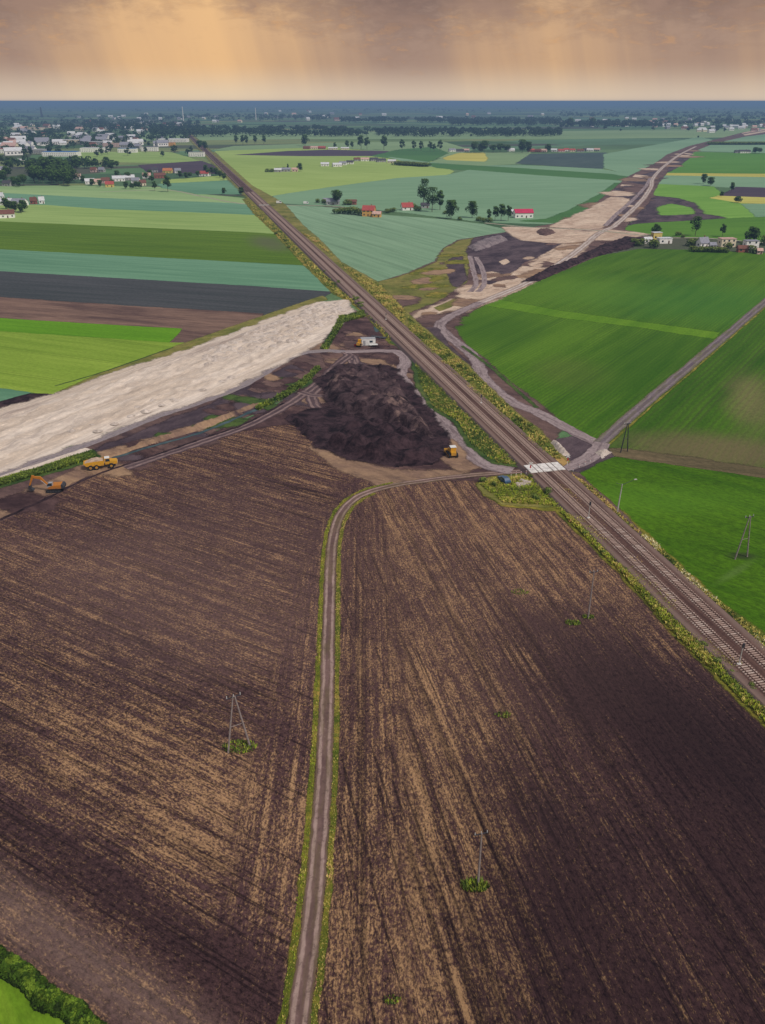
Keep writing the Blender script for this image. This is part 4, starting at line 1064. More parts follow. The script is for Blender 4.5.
tufts('verge_grass', [[(246, 201), (256, 214), (277, 234), (307, 265), (336, 294), (349, 301), (366, 314), (393, 344), (384, 330), (340, 290), (300, 252), (262, 211)]], 3800, .4, 1.1, [G_dk, G_g, G_y, G_b], [.25, .25, .35, .15], seed=12)
tufts('verge_grass', [[(398, 346), (414, 358), (420, 384), (434, 408), (458, 422), (472, 446), (496, 463), (526, 467), (500, 440), (450, 393)]], 4600, .2, .6, [G_dk, G_g, G_y, G_b, G_y], [.25, .35, .15, .15, .1], seed=14)
tufts('ditch_weed', [[(256, 408), (284, 393), (304, 379), (317, 366), (321, 369), (306, 384), (286, 398), (258, 411)], [(321, 349), (331, 333), (340, 317), (364, 311), (365, 317), (345, 322), (336, 335), (327, 350)]], 1800, .5, 1.1, [G_dk, G_g, G_b], [.35, .45, .2], seed=15)
tufts('reed_grass', [[(-20, 486), (0, 480), (50, 465), (91, 451), (98, 457), (60, 469), (0, 486)]], 4200, .25, .75, [G_dk, G_g, G_b], [.45, .4, .15], seed=16)
# edges of the farm track
def along(pts, off, wd):
    l = smooth([G(*p) for p in pts], 10); a = offset_line(l, off - wd / 2); b = offset_line(l, off + wd / 2); return a + b[::-1]
def tufts_world(name, poly, n, h0, h1, mats, weights, seed):
    global G
    g0 = G; G = lambda x, y: (x, y)
    o = tufts(name, [poly], n, h0, h1, mats, weights, seed=seed); G = g0; return o
tufts_world('track_edge_grass', along(tr_pts[:10], -1.75, .75), 2200, .08, .24, [G_dk, G_g, G_b, G_y], [.15, .3, .2, .35], 21)
tufts_world('track_edge_grass', along(tr_pts[:9], 1.75, .8), 2200, .08, .24, [G_dk, G_g, G_y, G_o], [.15, .35, .3, .2], 22)
# shrubs in the verge
for i in range(9):
    t_ = random.random() ** 1.2; px = 566 + t_ * 190; py = 514 + (px - 566) * .945 + random.uniform(0, 7)
    x, y = G(px, py); sh(x, y, random.uniform(.6, 1.1), 'dark green weed bush in the verge beside the ploughed field', 'weed bushes in the lower verge', 1.1)
for i in range(12):
    px = random.uniform(425, 545); py = 336 + (px - 425) * .86 + random.uniform(-2, 5)
    x, y = G(px, py); sh(x, y, random.uniform(.8, 1.5), 'green bush on the overgrown bank right of the railway', 'bushes on the overgrown bank')
for i in range(16):
    px = random.uniform(268, 372); py = 226 + (px - 268) * .83 + random.uniform(-1, 5)
    x, y = G(px, py); sh(x, y, random.uniform(1.0, 1.9), 'green bush on the bank left of the railway', 'bushes on the left bank')
for px, py, h in ((483, 482, 1.4), (494, 486, 1.2), (548, 494, 1.6), (535, 500, 1.4), (530, 478, 1.0)):
    x, y = G(px, py); sh(x, y, h, 'low bush on the grassy island by the crossing', 'bushes on the grassy island')

# hedge in the lower left corner
def hedge(name, a, b, wd, h, n, label):
    A, B = Vector(G(*a)), Vector(G(*b)); d = (B - A); L_ = d.length; d.normalize(); q = Vector((d.y, -d.x)); m = MB()
    for i in range(n):
        s = random.uniform(0, L_); k = .88 + .16 * noise.noise((s / 2.6, 3, 1)) + .14 * noise.noise((s / .9, 8, 1))
        a_ = random.uniform(-.15, math.pi + .15); rr = random.uniform(.8, 1.05)
        o = math.cos(a_) * wd / 2 * k * rr; zz = max(.02, math.sin(a_)) * h * k * rr
        p = A + d * s + q * (o + .5 * noise.noise((s / 4, 1, 9)))
        dd = Vector((q.x * math.cos(a_), q.y * math.cos(a_), math.sin(a_) + .2)).normalized()
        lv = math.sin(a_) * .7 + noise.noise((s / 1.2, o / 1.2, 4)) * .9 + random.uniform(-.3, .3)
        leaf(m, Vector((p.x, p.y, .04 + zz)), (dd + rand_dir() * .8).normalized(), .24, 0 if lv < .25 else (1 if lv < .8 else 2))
    # woody core
    for i in range(int(L_ / 1.2)):
        p = A + d * (i * 1.2); m.tube((p.x, p.y, 0), (p.x + random.uniform(-.3, .3), p.y, h * .6), .06, .03, 5, 0)
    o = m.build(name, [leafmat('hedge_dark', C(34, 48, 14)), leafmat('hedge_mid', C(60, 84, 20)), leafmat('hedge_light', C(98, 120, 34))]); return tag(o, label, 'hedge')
sheet('meadow', [(-60, 926), (0, 962), (110, 1048), (130, 1110), (-60, 1110)], crop('meadow_grass', C(96, 138, 24), C(130, 160, 44), R(-40), patch=.05, fine=.3), .3)
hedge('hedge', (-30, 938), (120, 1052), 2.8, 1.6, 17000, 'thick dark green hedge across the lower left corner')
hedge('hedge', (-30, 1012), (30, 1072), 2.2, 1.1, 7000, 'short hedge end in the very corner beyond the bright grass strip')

# tufts in the ploughed field
def tuft_at(px, py, r, n, label, h=.45):
    x, y = G(px, py); m = MB(); z0 = gz(x, y)
    for i in range(n):
        a = random.uniform(0, 6.28); q = r * math.sqrt(random.random()); bx, by = math.cos(a) * q * 1.4, math.sin(a) * q * .8
        b = random.uniform(0, 6.28); hh = h * random.uniform(.5, 1.1); w_ = .12
        m.add([(bx - w_ * math.sin(b), by + w_ * math.cos(b), -.02), (bx + w_ * math.sin(b), by - w_ * math.cos(b), -.02), (bx + math.cos(b) * hh * .5, by + math.sin(b) * hh * .5, hh)], [(0, 1, 2)], random.choice((0, 1, 1, 2)))
    o = m.build('weed_tuft', [G_dk, G_g, G_b], None, (x, y, z0)); tag(o, label, 'weeds')
tuft_at(240, 747, 1.9, 420, 'long green weed patch at the foot of the A-frame pole')
tuft_at(475, 886, 1.3, 330, 'green weed patch at the pole low in the right-hand soil', .7)
tuft_at(503, 715, 1.0, 90, 'thin green weed patch in the middle of the right-hand soil', .4)
tuft_at(588, 617, .9, 150, 'small green weed tuft at the foot of the single pole')
tuft_at(573, 623, 1.1, 170, 'dry green weed tuft left of the single pole')
tuft_at(520, 592, 1.3, 90, 'faint yellow green weed patch in the upper right-hand soil', .3)
tuft_at(392, 1000, .7, 90, 'sparse straw weeds near the bottom edge of the soil', .3)

# ------------------------------------------------------------------ poles
wood = paint('grey_pole_wood', C(140, 128, 124), .85, .2); conc = paint('pole_concrete', C(178, 174, 168), .85, .12); iron = paint('dark_iron', C(64, 64, 70), .6, .2, metal=.3)
ins = paint('white_insulator', C(200, 200, 198), .3, .05)
def aframe(px, py, h, spread, rz, label, mat=wood):
    x, y = G(px, py); root = empty('power_pole', (x, y, gz(x, y)), rz, label, 'power pole')
    for s in (-1, 1): MB().tube((s * spread / 2, 0, -.3), (s * .14, 0, h - .3), .17, .11, 8).build('leg', mat, root)
    MB().tube((-spread * .26, 0, h * .45), (spread * .26, 0, h * .45), .05, .05, 6).build('brace', mat, root)
    ca = MB().box((0, .16, h - .5), (2.3, .12, .14)).build('crossarm', iron, root)
    for k in (-1.05, 0, 1.05): MB().tube((k, .16, h - .43), (k, .16, h + .0), .07, .05, 8).build('insulator', ins, ca)
    return root
aframe(239, 749, 10.5, 3.6, R(28), 'wooden A-frame power pole standing in the left ploughed field')
aframe(741, 558, 10.5, 3.4, R(20), 'wooden A-frame power pole in the dark green wheat', wood)
aframe(624, 452, 9, 2.4, R(20), 'dark A-frame power pole by the brown path above the wheat', iron)
def spole(px, py, h, label, mat, arm=True):
    x, y = G(px, py); root = empty('power_pole', (x, y, gz(x, y)), R(15), label, 'power pole')
    MB().tube((0, 0, -.3), (0, 0, h), .17, .1, 8).build('shaft', mat, root)
    if arm:
        ca = MB().box((0, .16, h - .3), (1.8, .1, .12)).build('crossarm', iron, root)
        for k in (-.8, 0, .8): MB().tube((k, .16, h - .24), (k, .16, h + .1), .06, .04, 8).build('insulator', ins, ca)
spole(588, 618, 10.5, 'single wooden power pole in the soil near the railway', wood)
spole(478, 884, 9, 'single wooden power pole low in the right-hand soil', wood)
# railway posts
x, y = G(617, 513); root = empty('lamp_post', (x, y, gz(x, y)), az_rail * 0, 'concrete post with a long side arm beside the railway and wheat', 'lamp post')
MB().tube((0, 0, -.2), (.3, 0, 7.6), .2, .12, 8).build('shaft', conc, root)
MB().tube((.28, 0, 7.4), (3.4, .6, 8.6), .07, .05, 6).build('arm', iron, root)
MB().tube((.28, 0, 7.4), (-1.2, .2, 7.9), .06, .04, 6).build('arm', iron, root)
MB().box((3.5, .6, 8.6), (.8, .3, .18), 0, .2, .8).build('lamp_head', conc, root)
def rpost(px, py, h, label):
    x, y = G(px, py); root = empty('signal_post', (x, y, gz(x, y)), 0, label, 'signal post')
    MB().tube((0, 0, -.2), (0, 0, h), .11, .08, 8).build('shaft', conc, root)
    MB().box((0, -.05, .45), (.7, .5, .9), 0, .3, .92).build('cabinet', white_c, root)
    MB().box((0, -.12, h - .4), (.42, .2, .9), 0, 0, .9).build('signal_head', iron, root)
rpost(588, 521, 5.0, 'signal post between verge and track just below the crossing')
rpost(738, 668, 5.2, 'signal post with white foot box beside the track near the right edge')
rpost(386, 321, 3.5, 'small signal post beside the rails above the works ground')
rpost(481, 405, 3.5, 'small signal post in the verge above the crossing')
red = paint('red_paint', C(176, 40, 36), .5, .1); whitep = paint('white_paint', C(220, 218, 214), .5, .06)
for (px, py), lab in (((530, 473), 'crossing sign on a white post at the left of the deck'), ((567, 466), 'crossing sign on a white post at the right of the deck')):
    x, y = G(px, py); root = empty('crossing_sign', (x, y, gz(x, y)), 0, lab, 'road sign')
    MB().tube((0, 0, -.2), (0, 0, 3.2), .07, .07, 8).build('post', whitep, root)
    for s in (-1, 1):
        m = MB(); m.box((0, 0, 0), (1.3, .05, .2)); o = m.build('cross_arm', whitep, root, (0, -.1 - .03 * (s > 0), 2.8)); o.rotation_euler = (0, s * R(32), 0)
    MB().box((0, -.1, 1.9), (.35, .12, .8), 0, 0, .9).build('warning_lamp', red, root)
pm = MB().tube((0, 0, -.1), (0, 0, 1.1), .09, .08, 8).data('shaft', whitep); pm2 = MB().tube((0, 0, .75), (0, 0, .95), .1, .1, 8).data('band', red)
for px, py in ((511, 476), (516, 475.5), (521, 475), (526, 474.5), (573, 471), (579, 468), (585, 465), (590, 462)):
    x, y = G(px, py); root = empty('guard_post', (x, y, gz(x, y)), 0, 'white guard post with red band left of the deck' if px < 550 else 'white guard post with red band on the bend right of the deck', 'post', 'guard posts left of the deck' if px < 550 else 'guard posts right of the deck')
    for nm, me in (('shaft', pm), ('band', pm2)):
        o = bpy.data.objects.new(nm, me); col.objects.link(o); o.parent = root

# ------------------------------------------------------------------ machines
yel = dirty('machine_yellow', C(212, 156, 36)); org = dirty('machine_orange', C(190, 118, 34)); blk = paint('black_rubber', C(34, 34, 36), .8, .2)
dk = paint('dark_machine_grey', C(58, 58, 62), .5, .2); glass = paint('dark_glass', C(40, 54, 66), .1, .1, spec=.6); silver = paint('grey_metal', C(176, 176, 178), .4, .1, metal=.3)
def place(px, py): x, y = G(px, py); return (x, y, gz(x, y) + .02)

def excavator():
    root = empty('excavator', place(55, 491), R(186), 'orange crawler excavator with its arm bent down to the ditch', 'excavator'); root.scale = (.88,) * 3
    for s in (-1, 1):
        prof = [(-2.1, .3), (-1.8, .02), (1.8, .02), (2.1, .3), (2.1, .65), (1.8, .95), (-1.8, .95), (-2.1, .65)]
        tk = MB().prism(prof, s * 1.25 - .3, s * 1.25 + .3).build('track', blk, root)
        w_ = MB()
        for k in range(5): w_.wheel((-1.5 + .75 * k, s * 1.25, .45), .3, .66, 0, 12)
        w_.build('roller', dk, tk)
    MB().box((0, 0, .75), (2.2, 2.0, .5)).tube((0, 0, .9), (0, 0, 1.15), .8, .8, 16).build('undercarriage', dk, root)
    MB().prism([(-2.6, 1.2), (1.5, 1.2), (1.5, 1.7), (.2, 2.2), (-2.4, 2.3), (-2.75, 1.9)], -1.35, 1.35).build('body', org, root)
    MB().prism([(-3.1, 1.15), (-2.3, 1.15), (-2.3, 2.35), (-2.8, 2.35), (-3.2, 1.8)], -1.37, 1.37).build('counterweight', dk, root)
    cb = MB().prism([(.0, 1.7), (1.65, 1.7), (1.55, 2.4), (1.1, 3.1), (.0, 3.15)], .35, 1.33).build('cab', silver, root)
    MB().prism([(.15, 2.2), (1.62, 2.15), (1.5, 2.5), (1.13, 3.0), (.15, 3.02)], .32, 1.36).build('window', glass, cb)
    bm = MB().prism([(1.2, 1.6), (1.6, 1.5), (3.6, 4.0), (5.6, 4.5), (5.7, 4.9), (3.3, 4.7)], -.28, .28).build('boom', org, root)
    MB().tube((1.5, .35, 1.6), (3.3, .35, 3.7), .1, .07, 8).build('hydraulic_ram', silver, bm)
    am = MB().prism([(5.0, 5.1), (5.7, 5.2), (6.9, 2.2), (6.6, 2.0), (5.4, 4.3)], -.22, .22).build('arm', org, root)
    MB().prism([(6.5, 2.2), (7.0, 2.1), (7.1, 1.2), (6.6, .5), (5.7, .6), (5.9, 1.0), (6.3, 1.2)], -.65, .65).build('bucket', dk, root)
excavator()

def dumper():
    root = empty('dump_truck', place(101, 468), R(17), 'yellow articulated dump truck carrying a load of sand by the ditch', 'dump truck'); root.scale = (.86,) * 3
    MB().box((.1, 0, 1.0), (9.0, 1.1, .5)).build('chassis', dk, root)
    for x_ in (3.3, -1.2, -3.0):
        for s in (-1, 1):
            wl = MB().wheel((x_, s * 1.25, .85), .85, .65, 0, 18).build('wheel', blk, root)
            MB().wheel((x_, s * 1.25, .85), .42, .7, 0, 12).build('rim', yel, wl)
    MB().prism([(3.0, 1.3), (5.2, 1.3), (5.3, 2.0), (5.0, 2.35), (3.0, 2.5)], -1.1, 1.1).build('bonnet', yel, root)
    cb = MB().prism([(1.5, 1.3), (3.1, 1.3), (3.0, 2.5), (2.8, 3.3), (1.5, 3.3)], -.95, .95).build('cab', yel, root)
    MB().prism([(1.7, 2.3), (3.07, 2.3), (2.95, 2.7), (2.8, 3.15), (1.7, 3.15)], -.98, .98).build('window', glass, cb)
    MB().box((2.2, 0, 3.36), (1.5, 1.8, .1)).build('cab_roof', whitep, root)
    m = MB()
    m.prism([(-5.0, 2.4), (-4.2, 1.5), (.9, 1.3), (1.2, 1.6), (-4.1, 1.75), (-4.9, 2.55)], -1.4, 1.4)
    for s in (-1, 1): m.prism([(-5.0, 2.4), (-4.2, 1.4), (.9, 1.25), (1.3, 2.9), (-3.9, 2.7)], s * 1.4 - .06, s * 1.4 + .06)
    m.prism([(.9, 1.25), (1.1, 1.25), (1.5, 3.3), (1.3, 3.3)], -1.4, 1.4)
    m.build('tipping_body', yel, root)
    MB().prism([(-4.6, 2.3), (.9, 1.6), (1.1, 2.6), (-.8, 3.3), (-2.6, 3.1)], -1.3, 1.3).build('sand_load', M['tan'], root)
    for s in (-1, 1): MB().box((5.28, s * .8, 1.7), (.1, .3, .22)).build('headlight', whitep, root)
dumper()

def dozer():
    root = empty('bulldozer', place(452, 456), R(100), 'yellow bulldozer parked at the end of the black soil heap', 'bulldozer')
    for s in (-1, 1):
        tk = MB().prism([(-1.9, .3), (-1.5, .02), (1.4, .02), (1.9, .35), (1.8, .8), (1.3, 1.0), (-1.4, 1.15), (-1.9, .8)], s * 1.05 - .3, s * 1.05 + .3).build('track', blk, root)
        w_ = MB()
        for k in range(4): w_.wheel((-1.2 + .75 * k, s * 1.05, .42), .3, .66, 0, 12)
        w_.build('roller', yel, tk)
    MB().prism([(-1.9, .7), (2.0, .7), (2.1, 1.6), (1.7, 1.85), (.2, 1.95), (-1.9, 1.7)], -.72, .72).build('body', yel, root)
    cb = MB().prism([(-1.3, 1.7), (.3, 1.7), (.2, 2.4), (0, 3.0), (-1.3, 3.0)], -.8, .8).build('cab', yel, root)
    MB().prism([(-1.2, 2.1), (.28, 2.1), (.2, 2.45), (.03, 2.85), (-1.2, 2.85)], -.83, .83).build('window', glass, cb)
    MB().box((-.6, 0, 3.06), (1.7, 1.8, .12), 0, 0, .95).build('cab_roof', whitep, root)
    MB().prism([(2.6, .1), (2.9, .05), (2.75, .6), (2.85, 1.25), (2.65, 1.3), (2.5, .6)], -1.7, 1.7).build('blade', yel, root)
    for s in (-1, 1): MB().box((1.6, s * 1.4, .5), (2.2, .16, .25)).build('push_arm', yel, root)
    MB().tube((1.2, .4, 1.9), (1.2, .4, 2.7), .07, .06, 8).build('exhaust', dk, root)
dozer()

# site hut, roller, trailer
root = empty('site_container', place(368, 345), R(6), 'white site container standing on the works ground', 'container')
MB().box((0, 0, 1.45), (6.0, 2.6, 2.7), 0, 0, 1.0).build('wall', whitep, root)
MB().box((0, 0, 2.86), (6.1, 2.7, .12), 0, 0, .98).build('roof', silver, root)
d_ = MB().box((-1.6, -1.32, 1.15), (.9, .05, 2.0)).build('door', silver, root); MB().box((-1.3, -1.37, 1.1), (.05, .05, .2)).build('handle', dk, d_)
w_ = MB().box((1.2, -1.32, 1.7), (1.3, .05, .8)).build('window', glass, root)
root = empty('road_roller', place(360, 346), R(70), 'yellow road roller left of the white site container', 'road roller')
MB().wheel((1.5, 0, .75), .75, 1.9, 0, 20).build('drum', silver, root)
for s in (-1, 1):
    wl = MB().wheel((-1.4, s * .8, .7), .7, .45, 0, 16).build('wheel', blk, root); MB().wheel((-1.4, s * .8, .7), .32, .5, 0, 10).build('rim', yel, wl)
MB().prism([(-2.4, .8), (-.5, .8), (-.4, 1.6), (-2.2, 1.7)], -.7, .7).build('engine_cover', yel, root)
for s in (-1, 1): MB().box((.8, s * 1.02, .8), (2.0, .12, .35)).build('drum_frame', yel, root)
cb = MB().prism([(-.7, .9), (.5, .9), (.5, 2.7), (-.6, 2.7)], -.7, .7).build('cab', yel, root); MB().prism([(-.5, 1.6), (.53, 1.6), (.53, 2.5), (-.45, 2.5)], -.73, .73).build('window', glass, cb)
root = empty('fuel_drum', place(355.5, 346.5), 0, 'dark red fuel drum on the ground left of the road roller', 'drum')
MB().tube((0, 0, 0), (0, 0, 1.1), .45, .45, 14).build('barrel', red, root); MB().tube((0, 0, 1.1), (0, 0, 1.16), .47, .47, 14).build('lid', dk, root)
root = empty('trailer', place(373.5, 346.5), R(10), 'low flat white trailer right of the site container', 'trailer')
MB().box((0, 0, .8), (3.4, 1.6, .2)).build('deck', whitep, root)
for s in (-1, 1): MB().wheel((-.4, s * .75, .4), .4, .25, 0, 14).build('wheel', blk, root)
MB().tube((1.7, 0, .7), (2.8, 0, .5), .06, .05, 6).build('drawbar', dk, root)
for i, (px, py) in enumerate(((374, 337), (377, 337.5), (380.5, 338), (384, 338.5))):
    root = empty('pipe_bundle', place(px, py), R(20 * i), 'bundle of dark pipes lying by the railway bank', 'pipes', 'pipe bundles by the bank')
    for k in range(3): MB().tube((-1.1, -.5 + .5 * k, .25), (1.1, -.5 + .5 * k, .25), .24, .24, 10).build('pipe', dk, root)
# car by the crossing
def car(px, py, rz, matb, name, label, van=False):
    root = empty(name, place(px, py), rz, label, 'van' if van else 'car')
    if van:
        MB().prism([(-2.6, .35), (2.6, .35), (2.7, .9), (2.2, 1.25), (1.6, 2.3), (-2.6, 2.35)], -1, 1).build('body', matb, root)
        MB().prism([(.6, 1.4), (2.14, 1.4), (1.62, 2.15), (.6, 2.15)], -1.02, 1.02).build('window', glass, root)
    else:
        MB().prism([(-2.1, .3), (2.1, .3), (2.2, .6), (2.05, .85), (1.1, .98), (-1.8, 1.0), (-2.15, .8)], -.86, .86).build('body', matb, root)
        cb = MB().prism([(-1.75, .98), (1.0, .98), (.3, 1.46), (-1.25, 1.48)], -.74, .74).build('cabin', matb, root)
        MB().prism([(-1.62, 1.03), (.9, 1.03), (.27, 1.4), (-1.2, 1.4)], -.76, .76).build('window', glass, cb)
    for x_ in (-1.35, 1.35):
        for s in (-1, 1):
            wl = MB().wheel((x_, s * .8, .33), .33, .22, 0, 14).build('wheel', blk, root); MB().wheel((x_, s * .8, .33), .18, .25, 0, 10).build('rim', silver, wl)
    for s in (-1, 1): MB().box((2.1 if not van else 2.66, s * .6, .7 if not van else .85), (.12, .35, .14)).build('headlight', whitep, root)
car(504, 482, R(112), paint('blue_car_paint', C(58, 84, 112), .25, .05, spec=.5), 'parked_car', 'blue car parked on the grass beside the track')
car(279, 203.5, R(5), whitep, 'van', 'white van on the lane just right of the far crossing', True)
car(306, 204, R(5), whitep, 'van', 'white van on the lane further right, before the farm', True)
root = empty('log', place(388, 449), R(20), 'pale log lying on the black topsoil heap', 'log'); root.location.z += 1.9
MB().tube((-1.6, 0, .1), (1.6, 0, .25), .25, .2, 9).build('stem', paint('pale_wood', C(206, 190, 172), .9, .1), root)

# ------------------------------------------------------------------ houses
wallm = {k: paint('wall_' + k, C(*v), .85, .08, .6) for k, v in {'white': (240, 236, 230), 'cream': (226, 212, 184), 'orange': (216, 164, 92), 'grey': (160, 158, 156), 'brick': (150, 92, 78), 'yellow': (212, 190, 110), 'pink': (206, 176, 166)}.items()}
roofm = {k: paint('roof_' + k, C(*v), .8, .15, .8) for k, v in {'red': (168, 78, 74), 'pink': (190, 52, 88), 'orange': (184, 116, 76), 'grey': (140, 140, 150), 'dark': (74, 70, 76), 'white': (206, 206, 208), 'blue': (48, 104, 168), 'brown': (116, 76, 64), 'salmon': (200, 164, 152)}.items()}
winm = paint('window_glass', C(52, 62, 72), .15, .1, spec=.5); doorm = paint('door_brown', C(92, 66, 48), .7, .1); chim = paint('chimney_brick', C(140, 84, 70), .9, .15)

def gable(m, L, W, hw, hr, over=.4, mi=0):
    """pitched roof along x"""
    t_ = .22
    for s in (-1, 1):
        y0, y1 = 0, s * (W / 2 + over); z1 = hw - over * hr / (W / 2); z0 = hw + hr
        vs = [(x, y, z) for x in (-L / 2 - over, L / 2 + over) for (y, z) in ((y0, z0), (y1, z1), (y1, z1 + t_), (y0, z0 + t_))]
        m.add(vs, [(0, 1, 2, 3), (7, 6, 5, 4), (0, 4, 5, 1), (1, 5, 6, 2), (2, 6, 7, 3), (3, 7, 4, 0)], mi)
def house(px, py, wpx, label, wall='white', roof='red', rz=None, depth=.7, hw=3.2, hr=2.6, flat=False, group=None, name='house', cat='house', chimney=True):
    x, y = G(px, py); L = wpx * mpp(py); W = L * depth
    rz = R(random.uniform(-25, 25)) if rz is None else R(rz)
    root = empty(name, (x, y, gz(x, y)), rz, label, cat, group)
    m = MB()
    if flat: m.box((0, 0, hw / 2), (L, W, hw))
    else: 
        vs = [(sx * L / 2, y_, z_) for sx in (-1, 1) for (y_, z_) in ((-W / 2, -.2), (W / 2, -.2), (W / 2, hw), (0, hw + hr), (-W / 2, hw))]
        m.add(vs, [(4, 3, 2, 1, 0), (5, 6, 7, 8, 9), (0, 1, 6, 5), (1, 2, 7, 6), (4, 0, 5, 9)])
    m.build('wall', wallm[wall], root)
    m = MB()
    if flat: m.box((0, 0, hw + .12), (L + .5, W + .5, .25))
    else: gable(m, L, W, hw + .02, hr)
    rf = m.build('roof', roofm[roof], root)
    if chimney and not flat: MB().box((L * .2, W * .12, hw + hr + .3), (.6, .6, 1.6)).build('chimney', chim, rf)
    n = max(2, int(L / 3.4)); st = 2 if hw > 4.6 else 1
    for k in range(n):
        for s_ in range(st):
            xx = -L / 2 + L * (k + .5) / n
            if k == n // 2 and s_ == 0: MB().box((xx, -W / 2 - .03, 1.0), (1.0, .08, 2.0)).build('door', doorm, root)
            else: MB().box((xx, -W / 2 - .03, 1.6 + 2.7 * s_), (1.2, .08, 1.2)).build('window', winm, root)
    for s in (-1, 1): MB().box((s * (L / 2 + .03), 0, hw * .55), (.08, 1.2, 1.2)).build('window', winm, root)
    return root
Hh = house
# farms in the north
Hh(369, 216, 12, 'orange two-storey house with red roof by the lane', 'orange', 'red', -12, .7, 5.2, 3.4)
Hh(377, 217, 8, 'low orange annexe in front of the orange house', 'orange', 'salmon', -12, .7, 2.8, 1.8, chimney=False)
Hh(407, 210, 11, 'small white cottage with bright red roof', 'white', 'red', 12, .7, 2.9, 3.4)
Hh(523, 217.5, 18, 'white barn with pink-red roof beside the slim trees', 'white', 'pink', 4, .55, 4.2, 2.6, name='barn', cat='barn', chimney=False)
Hh(514, 215, 8, 'small grey shed at the left end of the pink-roofed barn', 'grey', 'white', 4, .8, 3.2, 1.2, name='shed', cat='shed', chimney=False)
Hh(333, 204.5, 13, 'grey-roofed farmhouse behind the single round tree', 'grey', 'grey', 5, .6, 3.2, 2.6)
Hh(327, 203, 7, 'white shed left of the grey-roofed farmhouse', 'white', 'grey', 5, .7, 2.8, 1.6, name='shed', cat='shed', chimney=False)
Hh(352, 204.5, 9, 'brown shed right of the grey-roofed farmhouse', 'brick', 'brown', -5, .6, 2.8, 1.6, name='shed', cat='shed', chimney=False)
Hh(425, 208, 8, 'grey shed under the trees by the red-roofed cottage', 'grey', 'dark', 5, .6, 2.8, 1.8, name='shed', cat='shed', chimney=False)
for i, (px, py, w_, wl, rf, lab) in enumerate(((286, 171.5, 9, 'grey', 'grey', 'grey barn of the small farm in the light field'), (295, 171.5, 6, 'pink', 'salmon', 'pink house of the small farm in the light field'), (278, 172, 7, 'grey', 'white', 'pale shed at the left of the small farm'))):
    Hh(px, py, w_, lab, wl, rf, 4, .6, 3, 2, chimney=False)
wf = (((325, 166, 8, 'white', 'white'), (337, 166.5, 9, 'white', 'white'), (343, 165, 7, 'white', 'grey'), (350, 164, 7, 'white', 'dark'), (357, 161, 6, 'grey', 'brown'), (365, 161, 8, 'white', 'salmon'), (374, 161, 8, 'grey', 'dark'), (381, 162, 9, 'grey', 'dark'), (392, 163, 8, 'cream', 'white')))
nm = ('leftmost white shed of the long white farm', 'white barn second from the left in the long farm', 'white house with grey roof in the long farm', 'white house with dark roof in the long farm', 'grey house with brown roof in the long farm', 'white house with salmon roof in the long farm', 'left of two dark-roofed grey barns in the long farm', 'right of two dark-roofed grey barns in the long farm', 'cream shed with white roof at the right end of the long farm')
for (px, py, w_, wl, rf), lab in zip(wf, nm): Hh(px, py, w_, lab, wl, rf, None, .6, 3, 2.2)
for k, (px, w_, wl, rf) in enumerate(((307, 7, 'brick', 'brown'), (314, 8, 'cream', 'salmon'), (322, 7, 'brick', 'red'))): Hh(px, 149, w_, ('brick house', 'cream house', 'red-roofed brick house')[k] + ' of the farm above the purple field', wl, rf, None, .6, 3, 2.4, group='farm above the purple field')
for k, (px, w_) in enumerate(((333, 9), (345, 8))): Hh(px, 149.5, w_, 'low cream farm shed beside the field trees', 'cream', 'white', 0, .5, 2.8, 1.6, group='low sheds by the field trees', name='shed', cat='shed', chimney=False)
fr = ((452, 'white', 'grey'), (460, 'grey', 'dark'), (466, 'grey', 'salmon'), (511, 'white', 'white'), (531, 'brick', 'red'), (538, 'brick', 'brown'), (543, 'pink', 'salmon'), (554, 'white', 'white'), (561, 'pink', 'red'), (566, 'white', 'red'), (572, 'cream', 'red'), (580, 'grey', 'brown'), (586, 'grey', 'dark'), (590, 'white', 'white'), (597, 'grey', 'salmon'))
for px, wl, rf in fr: Hh(px, 151.5 + random.uniform(-.6, .6), random.uniform(5, 8), f'{wl} house with {rf} roof in the far farm row', wl, rf, None, .6, 3, 2.4, group='houses in the far farm row')
# right hand houses
Hh(656, 239, 9, 'pale green house behind the white bungalow', 'yellow', 'white', 10, .7, 4.6, 1.2, True)
Hh(664, 243, 13, 'white flat-roofed bungalow at the lane end', 'white', 'white', 6, .6, 3.4, 1.4, True)
Hh(647, 243, 8, 'white shed left of the flat-roofed bungalow', 'white', 'white', 12, .7, 2.8, 1.2, name='shed', cat='shed', chimney=False)
Hh(702, 247, 10, 'white house with steep grey roof at the end of the hedge', 'white', 'grey', 20, .75, 3.2, 3.2)
Hh(712, 248.5, 6, 'small white shed between steep-roofed and cream house', 'white', 'grey', 5, .8, 2.6, 1.4, name='shed', cat='shed', chimney=False)
Hh(726, 246.5, 15, 'large cream two-storey house with yellow flat roof', 'cream', 'salmon', 6, .6, 5.4, 1.6, True)
Hh(750, 248.5, 13, 'white two-storey house by the wide dark tree', 'white', 'grey', 4, .65, 5.2, 1.6, True)
Hh(742, 252, 10, 'low brown outbuilding in front of the white two-storey house', 'brick', 'brown', 0, .6, 2.6, 1.6, name='shed', cat='shed', chimney=False)
Hh(759, 254, 5, 'small pink shed at the right end of the garden', 'pink', 'salmon', 0, .7, 2.4, 1.2, name='shed', cat='shed', chimney=False)
Hh(744, 153, 11, 'white farmhouse with dark roof beyond the right-hand field', 'white', 'dark', 3, .5, 3.2, 2.4)
Hh(737, 153, 5, 'dark barn left of the white farmhouse beyond the right-hand field', 'grey', 'dark', 3, .8, 3, 2, name='barn', cat='barn', chimney=False)
